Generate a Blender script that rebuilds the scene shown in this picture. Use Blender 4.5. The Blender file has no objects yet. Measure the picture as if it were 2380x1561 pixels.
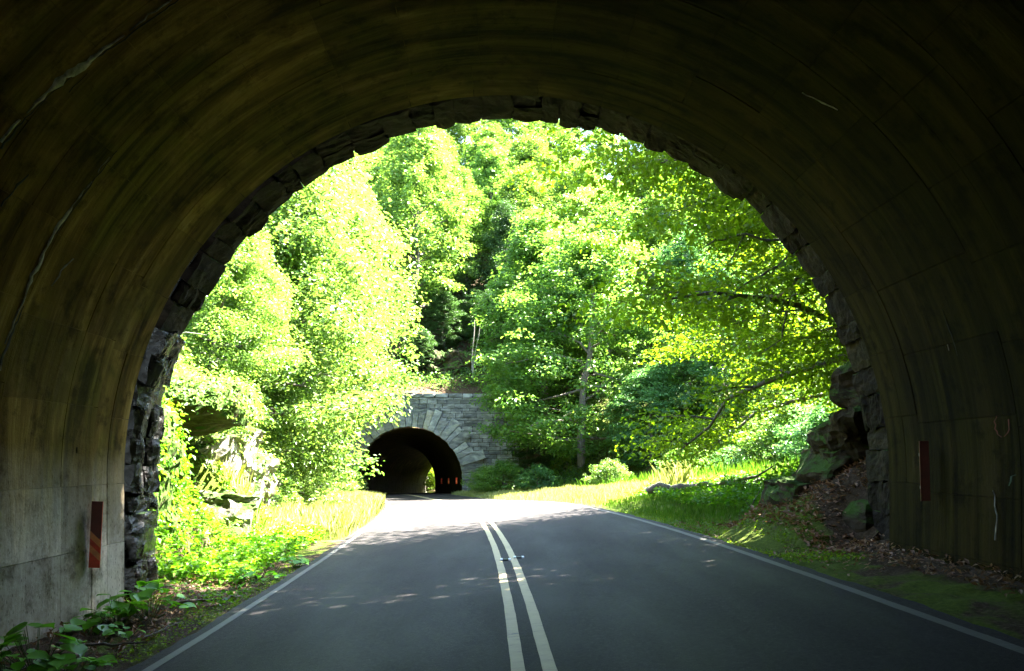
import bpy, math, random
import numpy as np
from mathutils import Vector, Matrix, noise as mnoise

random.seed(7)
rng = np.random.default_rng(7)
SC = bpy.context.scene
COL = SC.collection
PI = math.pi

# ------------------------------------------------------------------ camera, light, exposure
EYE = 1.55                      # camera height over the road middle
F = 1815.0                      # focal length in units of a 2380 wide frame
cam_d = bpy.data.cameras.new('camera')
cam = bpy.data.objects.new('camera', cam_d)
COL.objects.link(cam)
cam.location = (0, 0, EYE)
cam.rotation_euler = (PI / 2, 0, 0)
cam_d.sensor_width = 36
cam_d.lens = 36 * F / 2380
cam_d.shift_x = 20 / 2380
cam_d.shift_y = 289.5 / 2380
cam_d.clip_start = 0.1
cam_d.clip_end = 1500
SC.camera = cam

SUN_EL = math.radians(57)
SUN_AZ = math.radians(63)       # clockwise from +Y: high, ahead on the right
world = bpy.data.worlds.new('World')
SC.world = world
world.use_nodes = True
wn = world.node_tree
sky = wn.nodes.new('ShaderNodeTexSky')
sky.sky_type = 'NISHITA'
sky.sun_disc = False
sky.sun_elevation = SUN_EL
sky.sun_rotation = SUN_AZ
wn.links.new(sky.outputs[0], wn.nodes['Background'].inputs[0])
wn.nodes['Background'].inputs[1].default_value = 0.065
sun_d = bpy.data.lights.new('sun', 'SUN')
sun_d.energy = 5.0
sun_d.angle = math.radians(0.5)
sun_d.color = (1.0, 0.95, 0.84)
sun = bpy.data.objects.new('sun', sun_d)
COL.objects.link(sun)
sdir = Vector((math.sin(SUN_AZ) * math.cos(SUN_EL), math.cos(SUN_AZ) * math.cos(SUN_EL), math.sin(SUN_EL)))
sun.rotation_euler = sdir.to_track_quat('Z', 'Y').to_euler()
sun.location = (20, -10, 40)

SC.view_settings.view_transform = 'Standard'
SC.view_settings.look = 'None'
SC.view_settings.gamma = 1
SC.view_settings.exposure = 5.1
SC.view_settings.use_curve_mapping = False
SC.cycles.use_denoising = True
SC.cycles.max_bounces = 10
SC.cycles.diffuse_bounces = 6
SC.cycles.glossy_bounces = 3
SC.cycles.transmission_bounces = 6
SC.cycles.sample_clamp_indirect = 8
SC.cycles.caustics_reflective = False
SC.cycles.caustics_refractive = False

# ------------------------------------------------------------------ helpers
def clampi(a, lo, hi): return np.minimum(np.maximum(a, lo), hi)
def sstep(a, b, t):
    t = clampi((np.asarray(t, float) - a) / (b - a), 0, 1)
    return t * t * (3 - 2 * t)

def tag(o, label=None, cat=None, group=None, kind=None):
    if label: o['label'] = label
    if cat: o['category'] = cat
    if group: o['group'] = group
    if kind: o['kind'] = kind
    return o

def link(name, mesh, parent=None, loc=None, rot=None, scale=None):
    o = bpy.data.objects.new(name, mesh)
    COL.objects.link(o)
    if parent is not None: o.parent = parent
    if loc is not None: o.location = loc
    if rot is not None: o.rotation_euler = rot
    if scale is not None: o.scale = scale
    return o

def empty(name, loc=(0, 0, 0), rz=0):
    o = link(name, None, None, loc, (0, 0, rz))
    o.empty_display_size = 0.3
    return o

def np_mesh(name, V, faces, mat=None, smooth=False, k=4):
    """faces: (n,k) int array, or a list of tuples"""
    me = bpy.data.meshes.new(name)
    V = np.asarray(V, np.float32)
    if isinstance(faces, np.ndarray):
        n, k = faces.shape
        me.vertices.add(len(V)); me.vertices.foreach_set('co', V.ravel())
        me.loops.add(n * k); me.loops.foreach_set('vertex_index', faces.astype(np.int32).ravel())
        me.polygons.add(n)
        me.polygons.foreach_set('loop_start', np.arange(0, n * k, k, dtype=np.int32))
        me.update(calc_edges=True)
    else:
        me.from_pydata([tuple(map(float, v)) for v in V], [], faces)
        me.update()
    if mat: me.materials.append(mat)
    me.polygons.foreach_set('use_smooth', np.full(len(me.polygons), smooth, dtype=bool))
    return me

class Tubes:
    """collects tapered tubes"""
    def __init__(s): s.V = []; s.Fc = []; s.n = 0
    def add(s, pts, rad, sides=6):
        pts = np.asarray(pts, float); m = len(pts)
        T = np.gradient(pts, axis=0); T /= np.linalg.norm(T, axis=1)[:, None] + 1e-9
        ref = np.array([0.31, 0.95, 0.05]) if abs(T[0][2]) > .7 else np.array([0., 0., 1.])
        A = np.cross(T, ref); A /= np.linalg.norm(A, axis=1)[:, None] + 1e-9
        B = np.cross(T, A)
        th = np.arange(sides) * 2 * PI / sides
        rad = np.asarray(rad, float)
        ring = (A[:, None, :] * np.cos(th)[None, :, None] + B[:, None, :] * np.sin(th)[None, :, None]) * rad[:, None, None]
        s.V.append((pts[:, None, :] + ring).reshape(-1, 3))
        i = np.arange(m - 1)[:, None] * sides; j = np.arange(sides)[None, :]; j2 = (j + 1) % sides
        s.Fc.append(np.stack([i + j, i + j2, i + sides + j2, i + sides + j], -1).reshape(-1, 4) + s.n)
        s.n += m * sides
    def mesh(s, name, mat, smooth=True):
        return np_mesh(name, np.concatenate(s.V), np.concatenate(s.Fc), mat, smooth)

def leaves_mesh(name, P, N, D, L, W, mat, fold=0.18, droop=0.15):
    n = len(P)
    L = np.broadcast_to(L, n)[:, None]; W = np.broadcast_to(W, n)[:, None]
    N = N / (np.linalg.norm(N, axis=1)[:, None] + 1e-9)
    D = D - N * np.sum(D * N, 1)[:, None]; D /= np.linalg.norm(D, axis=1)[:, None] + 1e-9
    S = np.cross(N, D)
    a = P
    b = P + D * L * .45 + S * W * .5 + N * W * fold
    c = P + D * L - N * L * droop
    d = P + D * L * .45 - S * W * .5 + N * W * fold
    V = np.stack([a, b, c, d], 1).reshape(-1, 3)
    Fc = np.arange(n * 4).reshape(n, 4)
    return np_mesh(name, V, Fc, mat, False)

def randdir(n, up=1.0, spread=1.0):
    v = rng.normal(size=(n, 3)) * spread
    v[:, 2] += up
    return v / np.linalg.norm(v, axis=1)[:, None]

def fbm(x, y, z=0.0, o=4, s=1.0):
    return mnoise.fractal(Vector((x * s, y * s, z * s)), 1.0, 2.0, o, noise_basis='PERLIN_ORIGINAL')

def interp_curve(pts):
    ys = np.array([p[0] for p in pts], float); vs = np.array([p[1] for p in pts], float)
    # smooth by sampling linearly then box filtering
    t = np.linspace(ys[0], ys[-1], 2000); v = np.interp(t, ys, vs)
    w = 110; k = np.ones(w) / w
    pad = np.concatenate([np.full(w, v[0]) - (v[1] - v[0]) * np.arange(w, 0, -1), v, np.full(w, v[-1]) + (v[-1] - v[-2]) * np.arange(1, w + 1)])
    for _ in range(2): pad = np.convolve(pad, k, 'same')
    v = pad[w:-w]
    return lambda y: np.interp(y, t, v)

CX = interp_curve([(-60, .25), (0, .28), (7, .28), (13, .1), (20, -.38), (30, -1.25), (42, -2.9), (54, -4.9), (70, -8.5), (84, -12.0), (98, -13.6), (113, -12.4), (130, -8.6), (150, -2), (190, 14)])
ZR = interp_curve([(-60, 0), (14, 0), (22, -.06), (32, -.38), (54, -1.2), (70, -1.55), (90, -2.3), (130, -3.95), (190, -6)])
def bank(y): return .08 - .06 * sstep(24, 50, y)
def roadz(x, y): return ZR(y) + bank(y) * clampi(x - CX(y), -5.2, 5.2)

# tunnel arch (near): centre x, z of the arch centre, radius
AX, AZ, AR, Y1 = .04, 1.33, 4.8, 9.8
P2Y = 70.0                       # far portal
P2X = -8.45; P2Z = float(ZR(70.0)); P2R = 4.75; P2S = 1.35

# ------------------------------------------------------------------ materials
def mat(name):
    m = bpy.data.materials.new(name); m.use_nodes = True
    nt = m.node_tree; b = nt.nodes['Principled BSDF']
    return m, nt, b
def nd(nt, t, **kw):
    n = nt.nodes.new(t)
    for k, v in kw.items():
        if k.startswith('i_'):
            key = k[2:]
            key = int(key) if key.isdigit() else key.replace('_', ' ')
            n.inputs[key].default_value = v
        else: setattr(n, k, v)
    return n
def ramp(nt, src, stops, interp='LINEAR'):
    r = nt.nodes.new('ShaderNodeValToRGB'); r.color_ramp.interpolation = interp
    e = r.color_ramp.elements
    while len(e) < len(stops): e.new(.5)
    for q, (p, c) in zip(e, stops):
        q.position = p; q.color = (*c, 1) if len(c) == 3 else c
    nt.links.new(src, r.inputs[0]); return r.outputs[0]
def mixc(nt, fac, a, b, mode='MIX'):
    m = nt.nodes.new('ShaderNodeMix'); m.data_type = 'RGBA'; m.blend_type = mode
    for s, v in ((m.inputs[0], fac), (m.inputs[6], a), (m.inputs[7], b)):
        if hasattr(v, 'is_output'): nt.links.new(v, s)
        elif isinstance(v, (int, float)): s.default_value = v
        else: s.default_value = (*v, 1)
    return m.outputs[2]
def mathn(nt, op, a, b=0.0):
    m = nt.nodes.new('ShaderNodeMath'); m.operation = op
    for s, v in ((m.inputs[0], a), (m.inputs[1], b)):
        if hasattr(v, 'is_output'): nt.links.new(v, s)
        else: s.default_value = v
    return m.outputs[0]
def noisen(nt, vec, scale, detail=6, rough=.6, dist=0.0):
    n = nd(nt, 'ShaderNodeTexNoise'); n.inputs['Scale'].default_value = scale
    n.inputs['Detail'].default_value = detail; n.inputs['Roughness'].default_value = rough
    n.inputs['Distortion'].default_value = dist
    if vec is not None: nt.links.new(vec, n.inputs['Vector'])
    return n.outputs[0]
def bump(nt, b, h, strength, dist):
    n = nd(nt, 'ShaderNodeBump'); n.inputs['Strength'].default_value = strength; n.inputs['Distance'].default_value = dist
    nt.links.new(h, n.inputs['Height']); nt.links.new(n.outputs[0], b.inputs['Normal']); return n
def mapping(nt, vec, scale, loc=(0, 0, 0)):
    n = nd(nt, 'ShaderNodeMapping'); n.inputs['Scale'].default_value = scale; n.inputs['Location'].default_value = loc
    nt.links.new(vec, n.inputs['Vector']); return n.outputs[0]

def leaf_mat(name, c1, c2, trans, tfac=.45, rough=.42, objvar=.35):
    m, nt, b = mat(name)
    g = nd(nt, 'ShaderNodeNewGeometry'); oi = nd(nt, 'ShaderNodeObjectInfo')
    r = g.outputs['Random Per Island']
    col = mixc(nt, r, c1, c2)
    n = noisen(nt, nd(nt, 'ShaderNodeTexCoord').outputs['Object'], .5, 2)
    hsv = nd(nt, 'ShaderNodeHueSaturation'); nt.links.new(col, hsv.inputs['Color'])
    v = mathn(nt, 'MULTIPLY_ADD', oi.outputs['Random'], objvar); v.node.inputs[2].default_value = 1 - objvar / 2
    v2 = mathn(nt, 'MULTIPLY', v, mathn(nt, 'ADD', n, .5))
    nt.links.new(v2, hsv.inputs['Value'])
    h = mathn(nt, 'MULTIPLY_ADD', n, -.05); h.node.inputs[2].default_value = .525
    nt.links.new(h, hsv.inputs['Hue'])
    nt.links.new(hsv.outputs[0], b.inputs['Base Color'])
    b.inputs['Roughness'].default_value = rough
    b.inputs['Specular IOR Level'].default_value = .25
    t = nd(nt, 'ShaderNodeBsdfTranslucent')
    tc = mixc(nt, 1.0, hsv.outputs[0], trans, 'MULTIPLY')
    nt.links.new(tc, t.inputs[0])
    mx = nd(nt, 'ShaderNodeMixShader'); mx.inputs[0].default_value = tfac
    nt.links.new(b.outputs[0], mx.inputs[1]); nt.links.new(t.outputs[0], mx.inputs[2])
    nt.links.new(mx.outputs[0], nt.nodes['Material Output'].inputs[0])
    return m

M = {}
M['leaf_yellow'] = leaf_mat('leaf_yellow_green', (.070, .150, .026), (.125, .195, .040), (1.5, 1.5, .85), .4, .38)
M['leaf_mid'] = leaf_mat('leaf_mid_green', (.055, .135, .024), (.105, .185, .036), (1.6, 1.6, .8), .45, .45)
M['leaf_blue'] = leaf_mat('leaf_blue_green', (.048, .13, .042), (.09, .18, .056), (1.4, 1.6, .9), .4, .38)
M['leaf_dark'] = leaf_mat('leaf_dark_green', (.028, .07, .022), (.055, .10, .026), (1.3, 1.5, .8), .3)  # darker greens carry the shade on the growth over the far portal
M['leaf_lime'] = leaf_mat('leaf_lime', (.07, .13, .008), (.11, .17, .012), (1.8, 1.8, .5), .55)
M['herb'] = leaf_mat('herb_leaf', (.05, .15, .010), (.11, .21, .014), (1.7, 1.8, .6), .45)
M['grass'] = leaf_mat('grass_blade', (.16, .20, .06), (.36, .35, .18), (1.5, 1.5, .8), .4)
M['grass_short'] = leaf_mat('short_grass_blade', (.05, .12, .012), (.09, .17, .02), (1.6, 1.7, .7), .4)
M['litter'] = leaf_mat('dead_leaf', (.13, .065, .033), (.32, .20, .12), (1.3, 1.0, .6), .15, .6, 0.0)
M['big_leaf'] = leaf_mat('broad_leaf', (.07, .26, .012), (.15, .36, .02), (1.5, 1.6, .6), .4, .4, .3)

def bark_mat(name, a, b2):
    m, nt, b = mat(name)
    tc = nd(nt, 'ShaderNodeTexCoord').outputs['Object']
    n = noisen(nt, mapping(nt, tc, (6, 6, 1.2)), 2.5, 6, .7)
    nt.links.new(ramp(nt, n, [(.3, a), (.7, b2)]), b.inputs['Base Color'])
    b.inputs['Roughness'].default_value = .9
    bump(nt, b, n, .8, .03); return m
M['bark'] = bark_mat('bark', (.05, .04, .03), (.17, .14, .11))
M['bark_pale'] = bark_mat('bark_pale', (.13, .12, .10), (.32, .29, .25))

def concrete_mat(name, dark=1.0, uv=True):
    m, nt, b = mat(name)
    tc = nd(nt, 'ShaderNodeTexCoord')
    ob = tc.outputs['Object']; u = tc.outputs['UV']
    st = noisen(nt, mapping(nt, u, (.35, 2.6, 1)), 1.0, 7, .68, .5)      # streaks run round the arch
    st2 = noisen(nt, mapping(nt, u, (.22, 5.5, 1), (3, 7, 0)), 1.3, 5, .6, .3)
    bl = noisen(nt, ob, .55, 5, .6, .6)
    fine = noisen(nt, ob, 9, 8, .75)
    base = ramp(nt, st, [(.34, (.016, .0085, .0015)), (.46, (.060, .034, .006)), (.56, (.115, .069, .015)), (.70, (.22, .145, .05))])
    olive = ramp(nt, st2, [(.40, (.016, .0125, .0010)), (.62, (.074, .056, .008))])
    c = mixc(nt, ramp(nt, bl, [(.40, (0, 0, 0)), (.60, (1, 1, 1))]), base, olive)
    # bare grey kicker course and lower wall, left side lifted as if better lit
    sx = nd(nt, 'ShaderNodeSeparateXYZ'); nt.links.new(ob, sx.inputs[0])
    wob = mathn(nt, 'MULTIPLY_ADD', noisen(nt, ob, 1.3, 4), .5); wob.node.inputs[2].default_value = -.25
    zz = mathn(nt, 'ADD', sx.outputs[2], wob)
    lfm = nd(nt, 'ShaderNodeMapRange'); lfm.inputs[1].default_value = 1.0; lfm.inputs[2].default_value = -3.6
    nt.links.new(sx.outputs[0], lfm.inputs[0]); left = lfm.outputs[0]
    pv_ = nd(nt, 'ShaderNodeTexVoronoi'); pv_.inputs['Scale'].default_value = 17; nt.links.new(mapping(nt, ob, (1, 1.6, .55)), pv_.inputs['Vector'])
    pits = ramp(nt, pv_.outputs[0], [(.10, (.12, .11, .1)), (.2, (1, 1, 1))])
    low = ramp(nt, zz, [(0.0, (1, 1, 1)), (1.0, (0, 0, 0))])
    lowr = nd(nt, 'ShaderNodeMapRange'); lowr.inputs[1].default_value = 1.7; lowr.inputs[2].default_value = .5
    nt.links.new(zz, lowr.inputs[0])
    grey = ramp(nt, mixc(nt, .5, st, fine), [(.36, (.24, .19, .135)), (.45, (.60, .53, .45)), (.58, (.86, .79, .71))])
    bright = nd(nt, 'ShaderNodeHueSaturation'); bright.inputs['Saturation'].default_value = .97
    nt.links.new(c, bright.inputs['Color']); nt.links.new(mathn(nt, 'ADD', mathn(nt, 'MULTIPLY', left, 3.3), 1.1), bright.inputs['Value']); c = bright.outputs[0]  # colour brightens towards the left wall, painting in the light falloff
    grey = mixc(nt, .8, grey, pits, 'MULTIPLY')
    c = mixc(nt, mathn(nt, 'MULTIPLY', mathn(nt, 'MULTIPLY', lowr.outputs[0], left), .93), c, grey)
    # right hand wall painted darker and more olive for the weaker light there
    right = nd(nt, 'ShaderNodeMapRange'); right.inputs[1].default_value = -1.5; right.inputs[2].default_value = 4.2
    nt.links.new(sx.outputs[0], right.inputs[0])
    shade_col = ramp(nt, st2, [(.35, (.007, .0055, .0007)), (.65, (.034, .026, .004))])
    c = mixc(nt, mathn(nt, 'MULTIPLY', right.outputs[0], .8), c, shade_col)
    spots = ramp(nt, noisen(nt, ob, 3.2, 7, .7), [(.36, (.3, .28, .24)), (.48, (1, 1, 1))])
    c = mixc(nt, .75, c, spots, 'MULTIPLY')
    oi = nd(nt, 'ShaderNodeObjectInfo')
    hs = nd(nt, 'ShaderNodeHueSaturation'); nt.links.new(c, hs.inputs['Color'])
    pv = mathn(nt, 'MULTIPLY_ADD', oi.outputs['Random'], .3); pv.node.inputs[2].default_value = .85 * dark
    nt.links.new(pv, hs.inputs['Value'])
    nt.links.new(hs.outputs[0], b.inputs['Base Color'])
    b.inputs['Roughness'].default_value = .9
    b.inputs['Specular IOR Level'].default_value = .08
    # board marks of the formwork
    w = nd(nt, 'ShaderNodeTexWave'); w.bands_direction = 'Y'; w.wave_profile = 'SAW'
    w.inputs['Scale'].default_value = .85; w.inputs['Distortion'].default_value = 1.6; w.inputs['Detail'].default_value = 2; w.inputs['Detail Scale'].default_value = .4
    nt.links.new(mapping(nt, u, (.15, 1, 1)), w.inputs['Vector'])
    hgt = mathn(nt, 'ADD', mathn(nt, 'MULTIPLY', fine, .5), mathn(nt, 'ADD', mathn(nt, 'MULTIPLY', w.outputs[1], 1.1), mathn(nt, 'MULTIPLY', st, 1.2)))
    bump(nt, b, hgt, .8, .022)
    return m
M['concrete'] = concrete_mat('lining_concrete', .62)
M['dark_concrete'] = concrete_mat('dark_lining', .25)  # same concrete at a lower value, for the far lining

def stone_mat(name, cols, rough=.85, moss=0.3, scale=2.2, bstr=.8, wet=False):
    m, nt, b = mat(name)
    tc = nd(nt, 'ShaderNodeTexCoord'); ob = tc.outputs['Object']
    oi = nd(nt, 'ShaderNodeObjectInfo'); g = nd(nt, 'ShaderNodeNewGeometry')
    pos = g.outputs['Position']
    n = noisen(nt, mapping(nt, pos, (1, 1, 2.2)), scale, 7, .68, .4)
    c = ramp(nt, n, [(.3, cols[0]), (.52, cols[1]), (.72, cols[2])])
    hs = nd(nt, 'ShaderNodeHueSaturation'); nt.links.new(c, hs.inputs['Color'])
    pv = mathn(nt, 'MULTIPLY_ADD', oi.outputs['Random'], .7); pv.node.inputs[2].default_value = .65
    nt.links.new(pv, hs.inputs['Value'])
    hv = mathn(nt, 'MULTIPLY_ADD', oi.outputs['Random'], .03); hv.node.inputs[2].default_value = .485
    nt.links.new(hv, hs.inputs['Hue'])
    c = hs.outputs[0]
    if moss:
        sx = nd(nt, 'ShaderNodeSeparateXYZ'); nt.links.new(g.outputs['Normal'], sx.inputs[0])
        mk = mathn(nt, 'ADD', mathn(nt, 'MULTIPLY', sx.outputs[2], .35), noisen(nt, pos, 1.7, 5, .65))
        mf = ramp(nt, mk, [(.72 - moss * .3, (0, 0, 0)), (.88 - moss * .3, (1, 1, 1))])
        c = mixc(nt, mf, c, (.030, .060, .007))
    nt.links.new(c, b.inputs['Base Color'])
    fine = noisen(nt, pos, 11, 8, .75)
    vor = nd(nt, 'ShaderNodeTexVoronoi'); vor.inputs['Scale'].default_value = 6; nt.links.new(mapping(nt, pos, (1, 1, 1.8)), vor.inputs['Vector'])
    bump(nt, b, mathn(nt, 'ADD', mathn(nt, 'MULTIPLY', fine, .6), mathn(nt, 'MULTIPLY', vor.outputs[0], .6)), bstr, .06)
    if wet:
        wr = ramp(nt, noisen(nt, pos, 2.0, 4), [(.38, (.12, .12, .12)), (.62, (.42, .42, .42))])
        nt.links.new(wr, b.inputs['Roughness']); b.inputs['Specular IOR Level'].default_value = .5
    else:
        b.inputs['Roughness'].default_value = rough; b.inputs['Specular IOR Level'].default_value = .12
    return m
M['ring_wet'] = stone_mat('wet_black_stone', [(.004, .0035, .004), (.010, .009, .009), (.04, .034, .034)], wet=True, moss=.05)
M['ring_brown'] = stone_mat('ring_stone', [(.007, .005, .003), (.020, .014, .008), (.05, .036, .022)], moss=.3)
M['wall_stone'] = stone_mat('ashlar', [(.065, .063, .064), (.18, .176, .178), (.36, .345, .33)], moss=.0, scale=.9)
M['voussoir'] = stone_mat('voussoir_stone', [(.08, .08, .084), (.22, .218, .22), (.42, .40, .37)], moss=.0, scale=.8)
M['voussoir_pale'] = stone_mat('pale_arch_stone', [(.14, .12, .095), (.26, .235, .20), (.40, .37, .33)], moss=.0, scale=.8)
M['rock'] = stone_mat('outcrop_rock', [(.05, .038, .03), (.14, .12, .105), (.30, .27, .26)], moss=.6, scale=.8)
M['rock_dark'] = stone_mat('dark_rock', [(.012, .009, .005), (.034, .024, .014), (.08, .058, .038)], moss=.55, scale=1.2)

def flat_mat(name, c, rough=.8, var=.25, sc=8):
    m, nt, b = mat(name)
    n = noisen(nt, nd(nt, 'ShaderNodeTexCoord').outputs['Object'], sc, 5, .65)
    lo = tuple(x * (1 - var) for x in c); hi = tuple(min(1, x * (1 + var)) for x in c)
    nt.links.new(ramp(nt, n, [(.35, lo), (.65, hi)]), b.inputs['Base Color'])
    b.inputs['Roughness'].default_value = rough
    bump(nt, b, n, .3, .01)
    return m
M['mortar'] = flat_mat('mortar', (.03, .028, .025))
M['red'] = flat_mat('red_sheeting', (.72, .045, .010), .45, .35, 5)
M['orange'] = flat_mat('faded_orange_sheeting', (.75, .24, .08), .45, .25, 9)
M['dark_red'] = flat_mat('shaded_red_sheeting', (.12, .010, .006), .5, .35, 5)  # red darkened to carry the shade on the marker plates
M['graffiti_red'] = flat_mat('red_spray_paint', (.12, .007, .003), .7, .4, 20)
M['graffiti_green'] = flat_mat('green_spray_paint', (.004, .03, .009), .7, .4, 20)
M['calcite'] = flat_mat('lime_deposit', (.40, .37, .31), .8, .6, 9)
M['metal'] = flat_mat('grey_metal', (.25, .25, .25), .5)

def asphalt_mat():
    m, nt, b = mat('asphalt')
    ob = nd(nt, 'ShaderNodeTexCoord').outputs['Object']
    big = noisen(nt, mapping(nt, ob, (1, .25, 1)), .9, 5, .6)
    fine = noisen(nt, ob, 70, 4, .85)
    ag = nd(nt, 'ShaderNodeTexVoronoi'); ag.inputs['Scale'].default_value = 34; nt.links.new(ob, ag.inputs['Vector'])
    agr = ramp(nt, ag.outputs[1], [(.0, (.7, .7, .7)), (.8, (1.0, 1.0, 1.0)), (.93, (1.1, 1.1, 1.1)), (.97, (3.2, 3.1, 2.9))])
    agd = ramp(nt, ag.outputs[0], [(.10, (1, 1, 1)), (.22, (0, 0, 0))])
    grit = ramp(nt, noisen(nt, ob, 26, 3, .9), [(.30, (.35, .35, .35)), (.5, (.95, .95, .95)), (.62, (1.3, 1.3, 1.3)), (.72, (2.6, 2.5, 2.4))])
    wheel = noisen(nt, mapping(nt, ob, (1.6, .05, 1)), 1.0, 3, .5)
    c = ramp(nt, big, [(.3, (.0175, .0150, .0150)), (.7, (.031, .0264, .0257))])
    sp = ramp(nt, fine, [(.35, (.45, .45, .45)), (.62, (1.15, 1.15, 1.15)), (.80, (2.4, 2.4, 2.4))])
    c = mixc(nt, .9, c, sp, 'MULTIPLY')
    c = mixc(nt, agd, c, mixc(nt, 1.0, c, agr, 'MULTIPLY'))
    c = mixc(nt, 1.0, c, grit, 'MULTIPLY')
    c = mixc(nt, 1.0, c, ramp(nt, wheel, [(.35, (.8, .8, .8)), (.65, (1.2, 1.2, 1.2))]), 'MULTIPLY')
    vor = nd(nt, 'ShaderNodeTexVoronoi'); vor.feature = 'DISTANCE_TO_EDGE'; vor.inputs['Scale'].default_value = .32
    nz = nd(nt, 'ShaderNodeTexNoise'); nz.inputs['Scale'].default_value = 1.5; nz.inputs['Detail'].default_value = 6; nt.links.new(ob, nz.inputs['Vector'])
    vv = nd(nt, 'ShaderNodeVectorMath'); vv.operation = 'ADD'; nt.links.new(ob, vv.inputs[0]); nt.links.new(nz.outputs[1], vv.inputs[1])
    nt.links.new(vv.outputs[0], vor.inputs['Vector'])
    cr = ramp(nt, vor.outputs[0], [(.0, (.35, .35, .35)), (.006, (1, 1, 1))])
    c = mixc(nt, .6, c, cr, 'MULTIPLY')
    nt.links.new(c, b.inputs['Base Color'])
    nt.links.new(ramp(nt, big, [(.3, (.62, .62, .62)), (.7, (.85, .85, .85))]), b.inputs['Roughness'])
    b.inputs['Specular IOR Level'].default_value = .12
    bump(nt, b, fine, .7, .006); return m
M['asphalt'] = asphalt_mat()

def paint_mat(name, c, worn):
    m, nt, b = mat(name)
    ob = nd(nt, 'ShaderNodeTexCoord').outputs['Object']
    n = noisen(nt, mapping(nt, ob, (.35, 1, 1)), 16, 8, .75); big = noisen(nt, ob, 1.2, 3)
    f = ramp(nt, mathn(nt, 'ADD', mathn(nt, 'MULTIPLY', n, .75), mathn(nt, 'MULTIPLY', big, .3)), [(worn - .05, (1, 1, 1)), (worn + .05, (0, 0, 0))])
    cc = ramp(nt, n, [(.3, tuple(x * .75 for x in c)), (.7, c)])
    nt.links.new(mixc(nt, f, cc, (.085, .08, .075)), b.inputs['Base Color'])
    b.inputs['Roughness'].default_value = .7
    bump(nt, b, noisen(nt, ob, 80, 3), .5, .005)
    return m
M['yellow'] = paint_mat('worn_yellow_paint', (.42, .34, .17), .42)
M['white'] = paint_mat('worn_white_paint', (.065, .06, .048), .44)

def ground_mat():
    m, nt, b = mat('ground_soil')
    ob = nd(nt, 'ShaderNodeTexCoord').outputs['Object']
    at = nd(nt, 'ShaderNodeAttribute'); at.attribute_name = 'moss'
    n1 = noisen(nt, ob, 2.2, 8, .7); n2 = noisen(nt, ob, 22, 6, .75); n3 = noisen(nt, ob, 1.1, 5, .6, .5)
    soil = ramp(nt, n2, [(.3, (.020, .013, .008)), (.5, (.055, .036, .022)), (.7, (.13, .09, .06))])
    green = ramp(nt, n2, [(.3, (.035, .055, .008)), (.7, (.10, .13, .018))])
    f = mathn(nt, 'ADD', at.outputs['Fac'], mathn(nt, 'MULTIPLY', mathn(nt, 'SUBTRACT', n3, .5), 2.2))
    c = mixc(nt, ramp(nt, f, [(.35, (0, 0, 0)), (.6, (1, 1, 1))]), soil, green)
    nt.links.new(c, b.inputs['Base Color']); b.inputs['Roughness'].default_value = .95; b.inputs['Specular IOR Level'].default_value = .08
    bump(nt, b, mathn(nt, 'ADD', n1, n2), .9, .05); return m
M['ground'] = ground_mat()

# ------------------------------------------------------------------ terrain
def front_h(x, y):
    s = x - CX(y); zr = roadz(x, y)
    h = zr - .03
    dl = np.maximum(0, -s - 3.9)
    wl = 1.6 + 3.6 * sstep(19, 34, y) - 1.2 * sstep(55, 68, y)
    up = np.maximum(0, dl - wl)
    hl = .10 * np.minimum(dl, wl) + np.minimum(up * 1.7, 5.0 + 0 * up) + .55 * np.maximum(0, up - 5.0 / 1.7)
    dr = np.maximum(0, s - 3.7)
    wr = .1 + 10.5 * sstep(13.2, 17.5, y)
    upr = np.maximum(0, dr - wr)
    steep = .8 - .35 * sstep(13, 20, y)
    hr = .10 * np.minimum(dr, wr) + steep * upr
    rise = np.where(s < 0, np.minimum(hl, 34), np.minimum(hr, 26))
    # rock cut hill to the right of the near arch
    rise = rise + 5.5 * sstep(7.6, 12, x) * sstep(19, 14, y)
    rise = np.maximum(0, rise - 4.2 * np.exp(-((x + 7.1) / 1.0) ** 4 - ((y - 17.4) / 1.15) ** 4))
    ramp_ = 1 - sstep(11.5, 10.5, y) * sstep(5.5, 5.0, np.abs(x))
    h = h + rise * ramp_
    return h
def top_near(x, y):
    d = 10.4 - y
    return 7.9 + .28 * np.minimum(d, 30) + .10 * np.abs(x - 3) + 1.3 * sstep(3, 9, x) * sstep(0, 3, d)
def top_far(x, y):
    d = y - 70.4
    cr = 42 + 5 * np.sin(x * .045 + 2.2) - .12 * np.maximum(0, x - 5) + .22 * np.maximum(0, -x - 15)
    g = 7.4 + .68 * d
    g = np.where(g > cr, cr + (g - cr) * .12, g)
    # valley again beyond the exit of the second tunnel
    ex = sstep(128, 131, y) * sstep(22, 8, np.abs(x - CX(y)))
    low = roadz(x, y) - .03 + .55 * np.maximum(0, np.abs(x - CX(y)) - 4.4)
    return g * (1 - ex) + low * ex
def ground_np(x, y):
    x = np.asarray(x, float); y = np.asarray(y, float)
    f = front_h(x, y); tf = top_far(x, np.maximum(y, 70.4)); tn = top_near(x, y)
    side = np.maximum(sstep(2.2, 7, x), sstep(-15.5, -20, x)) * sstep(56, 70, y)
    f = f * (1 - side) + np.maximum(f, tf) * side
    h = np.where(y < 10.35, tn, np.where(y > 70.3, tf, f))
    return h
def ground(x, y): return float(ground_np(x, y))

def lumps(x, y, amp):
    return amp * (np.sin(x * 1.3 + y * .7) * .5 + np.sin(x * .53 - y * .91 + 1) * .7 + np.sin(x * 3.1 + 2 * y) * .2 + np.sin(y * 2.3 - x * 1.7) * .25)

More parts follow.
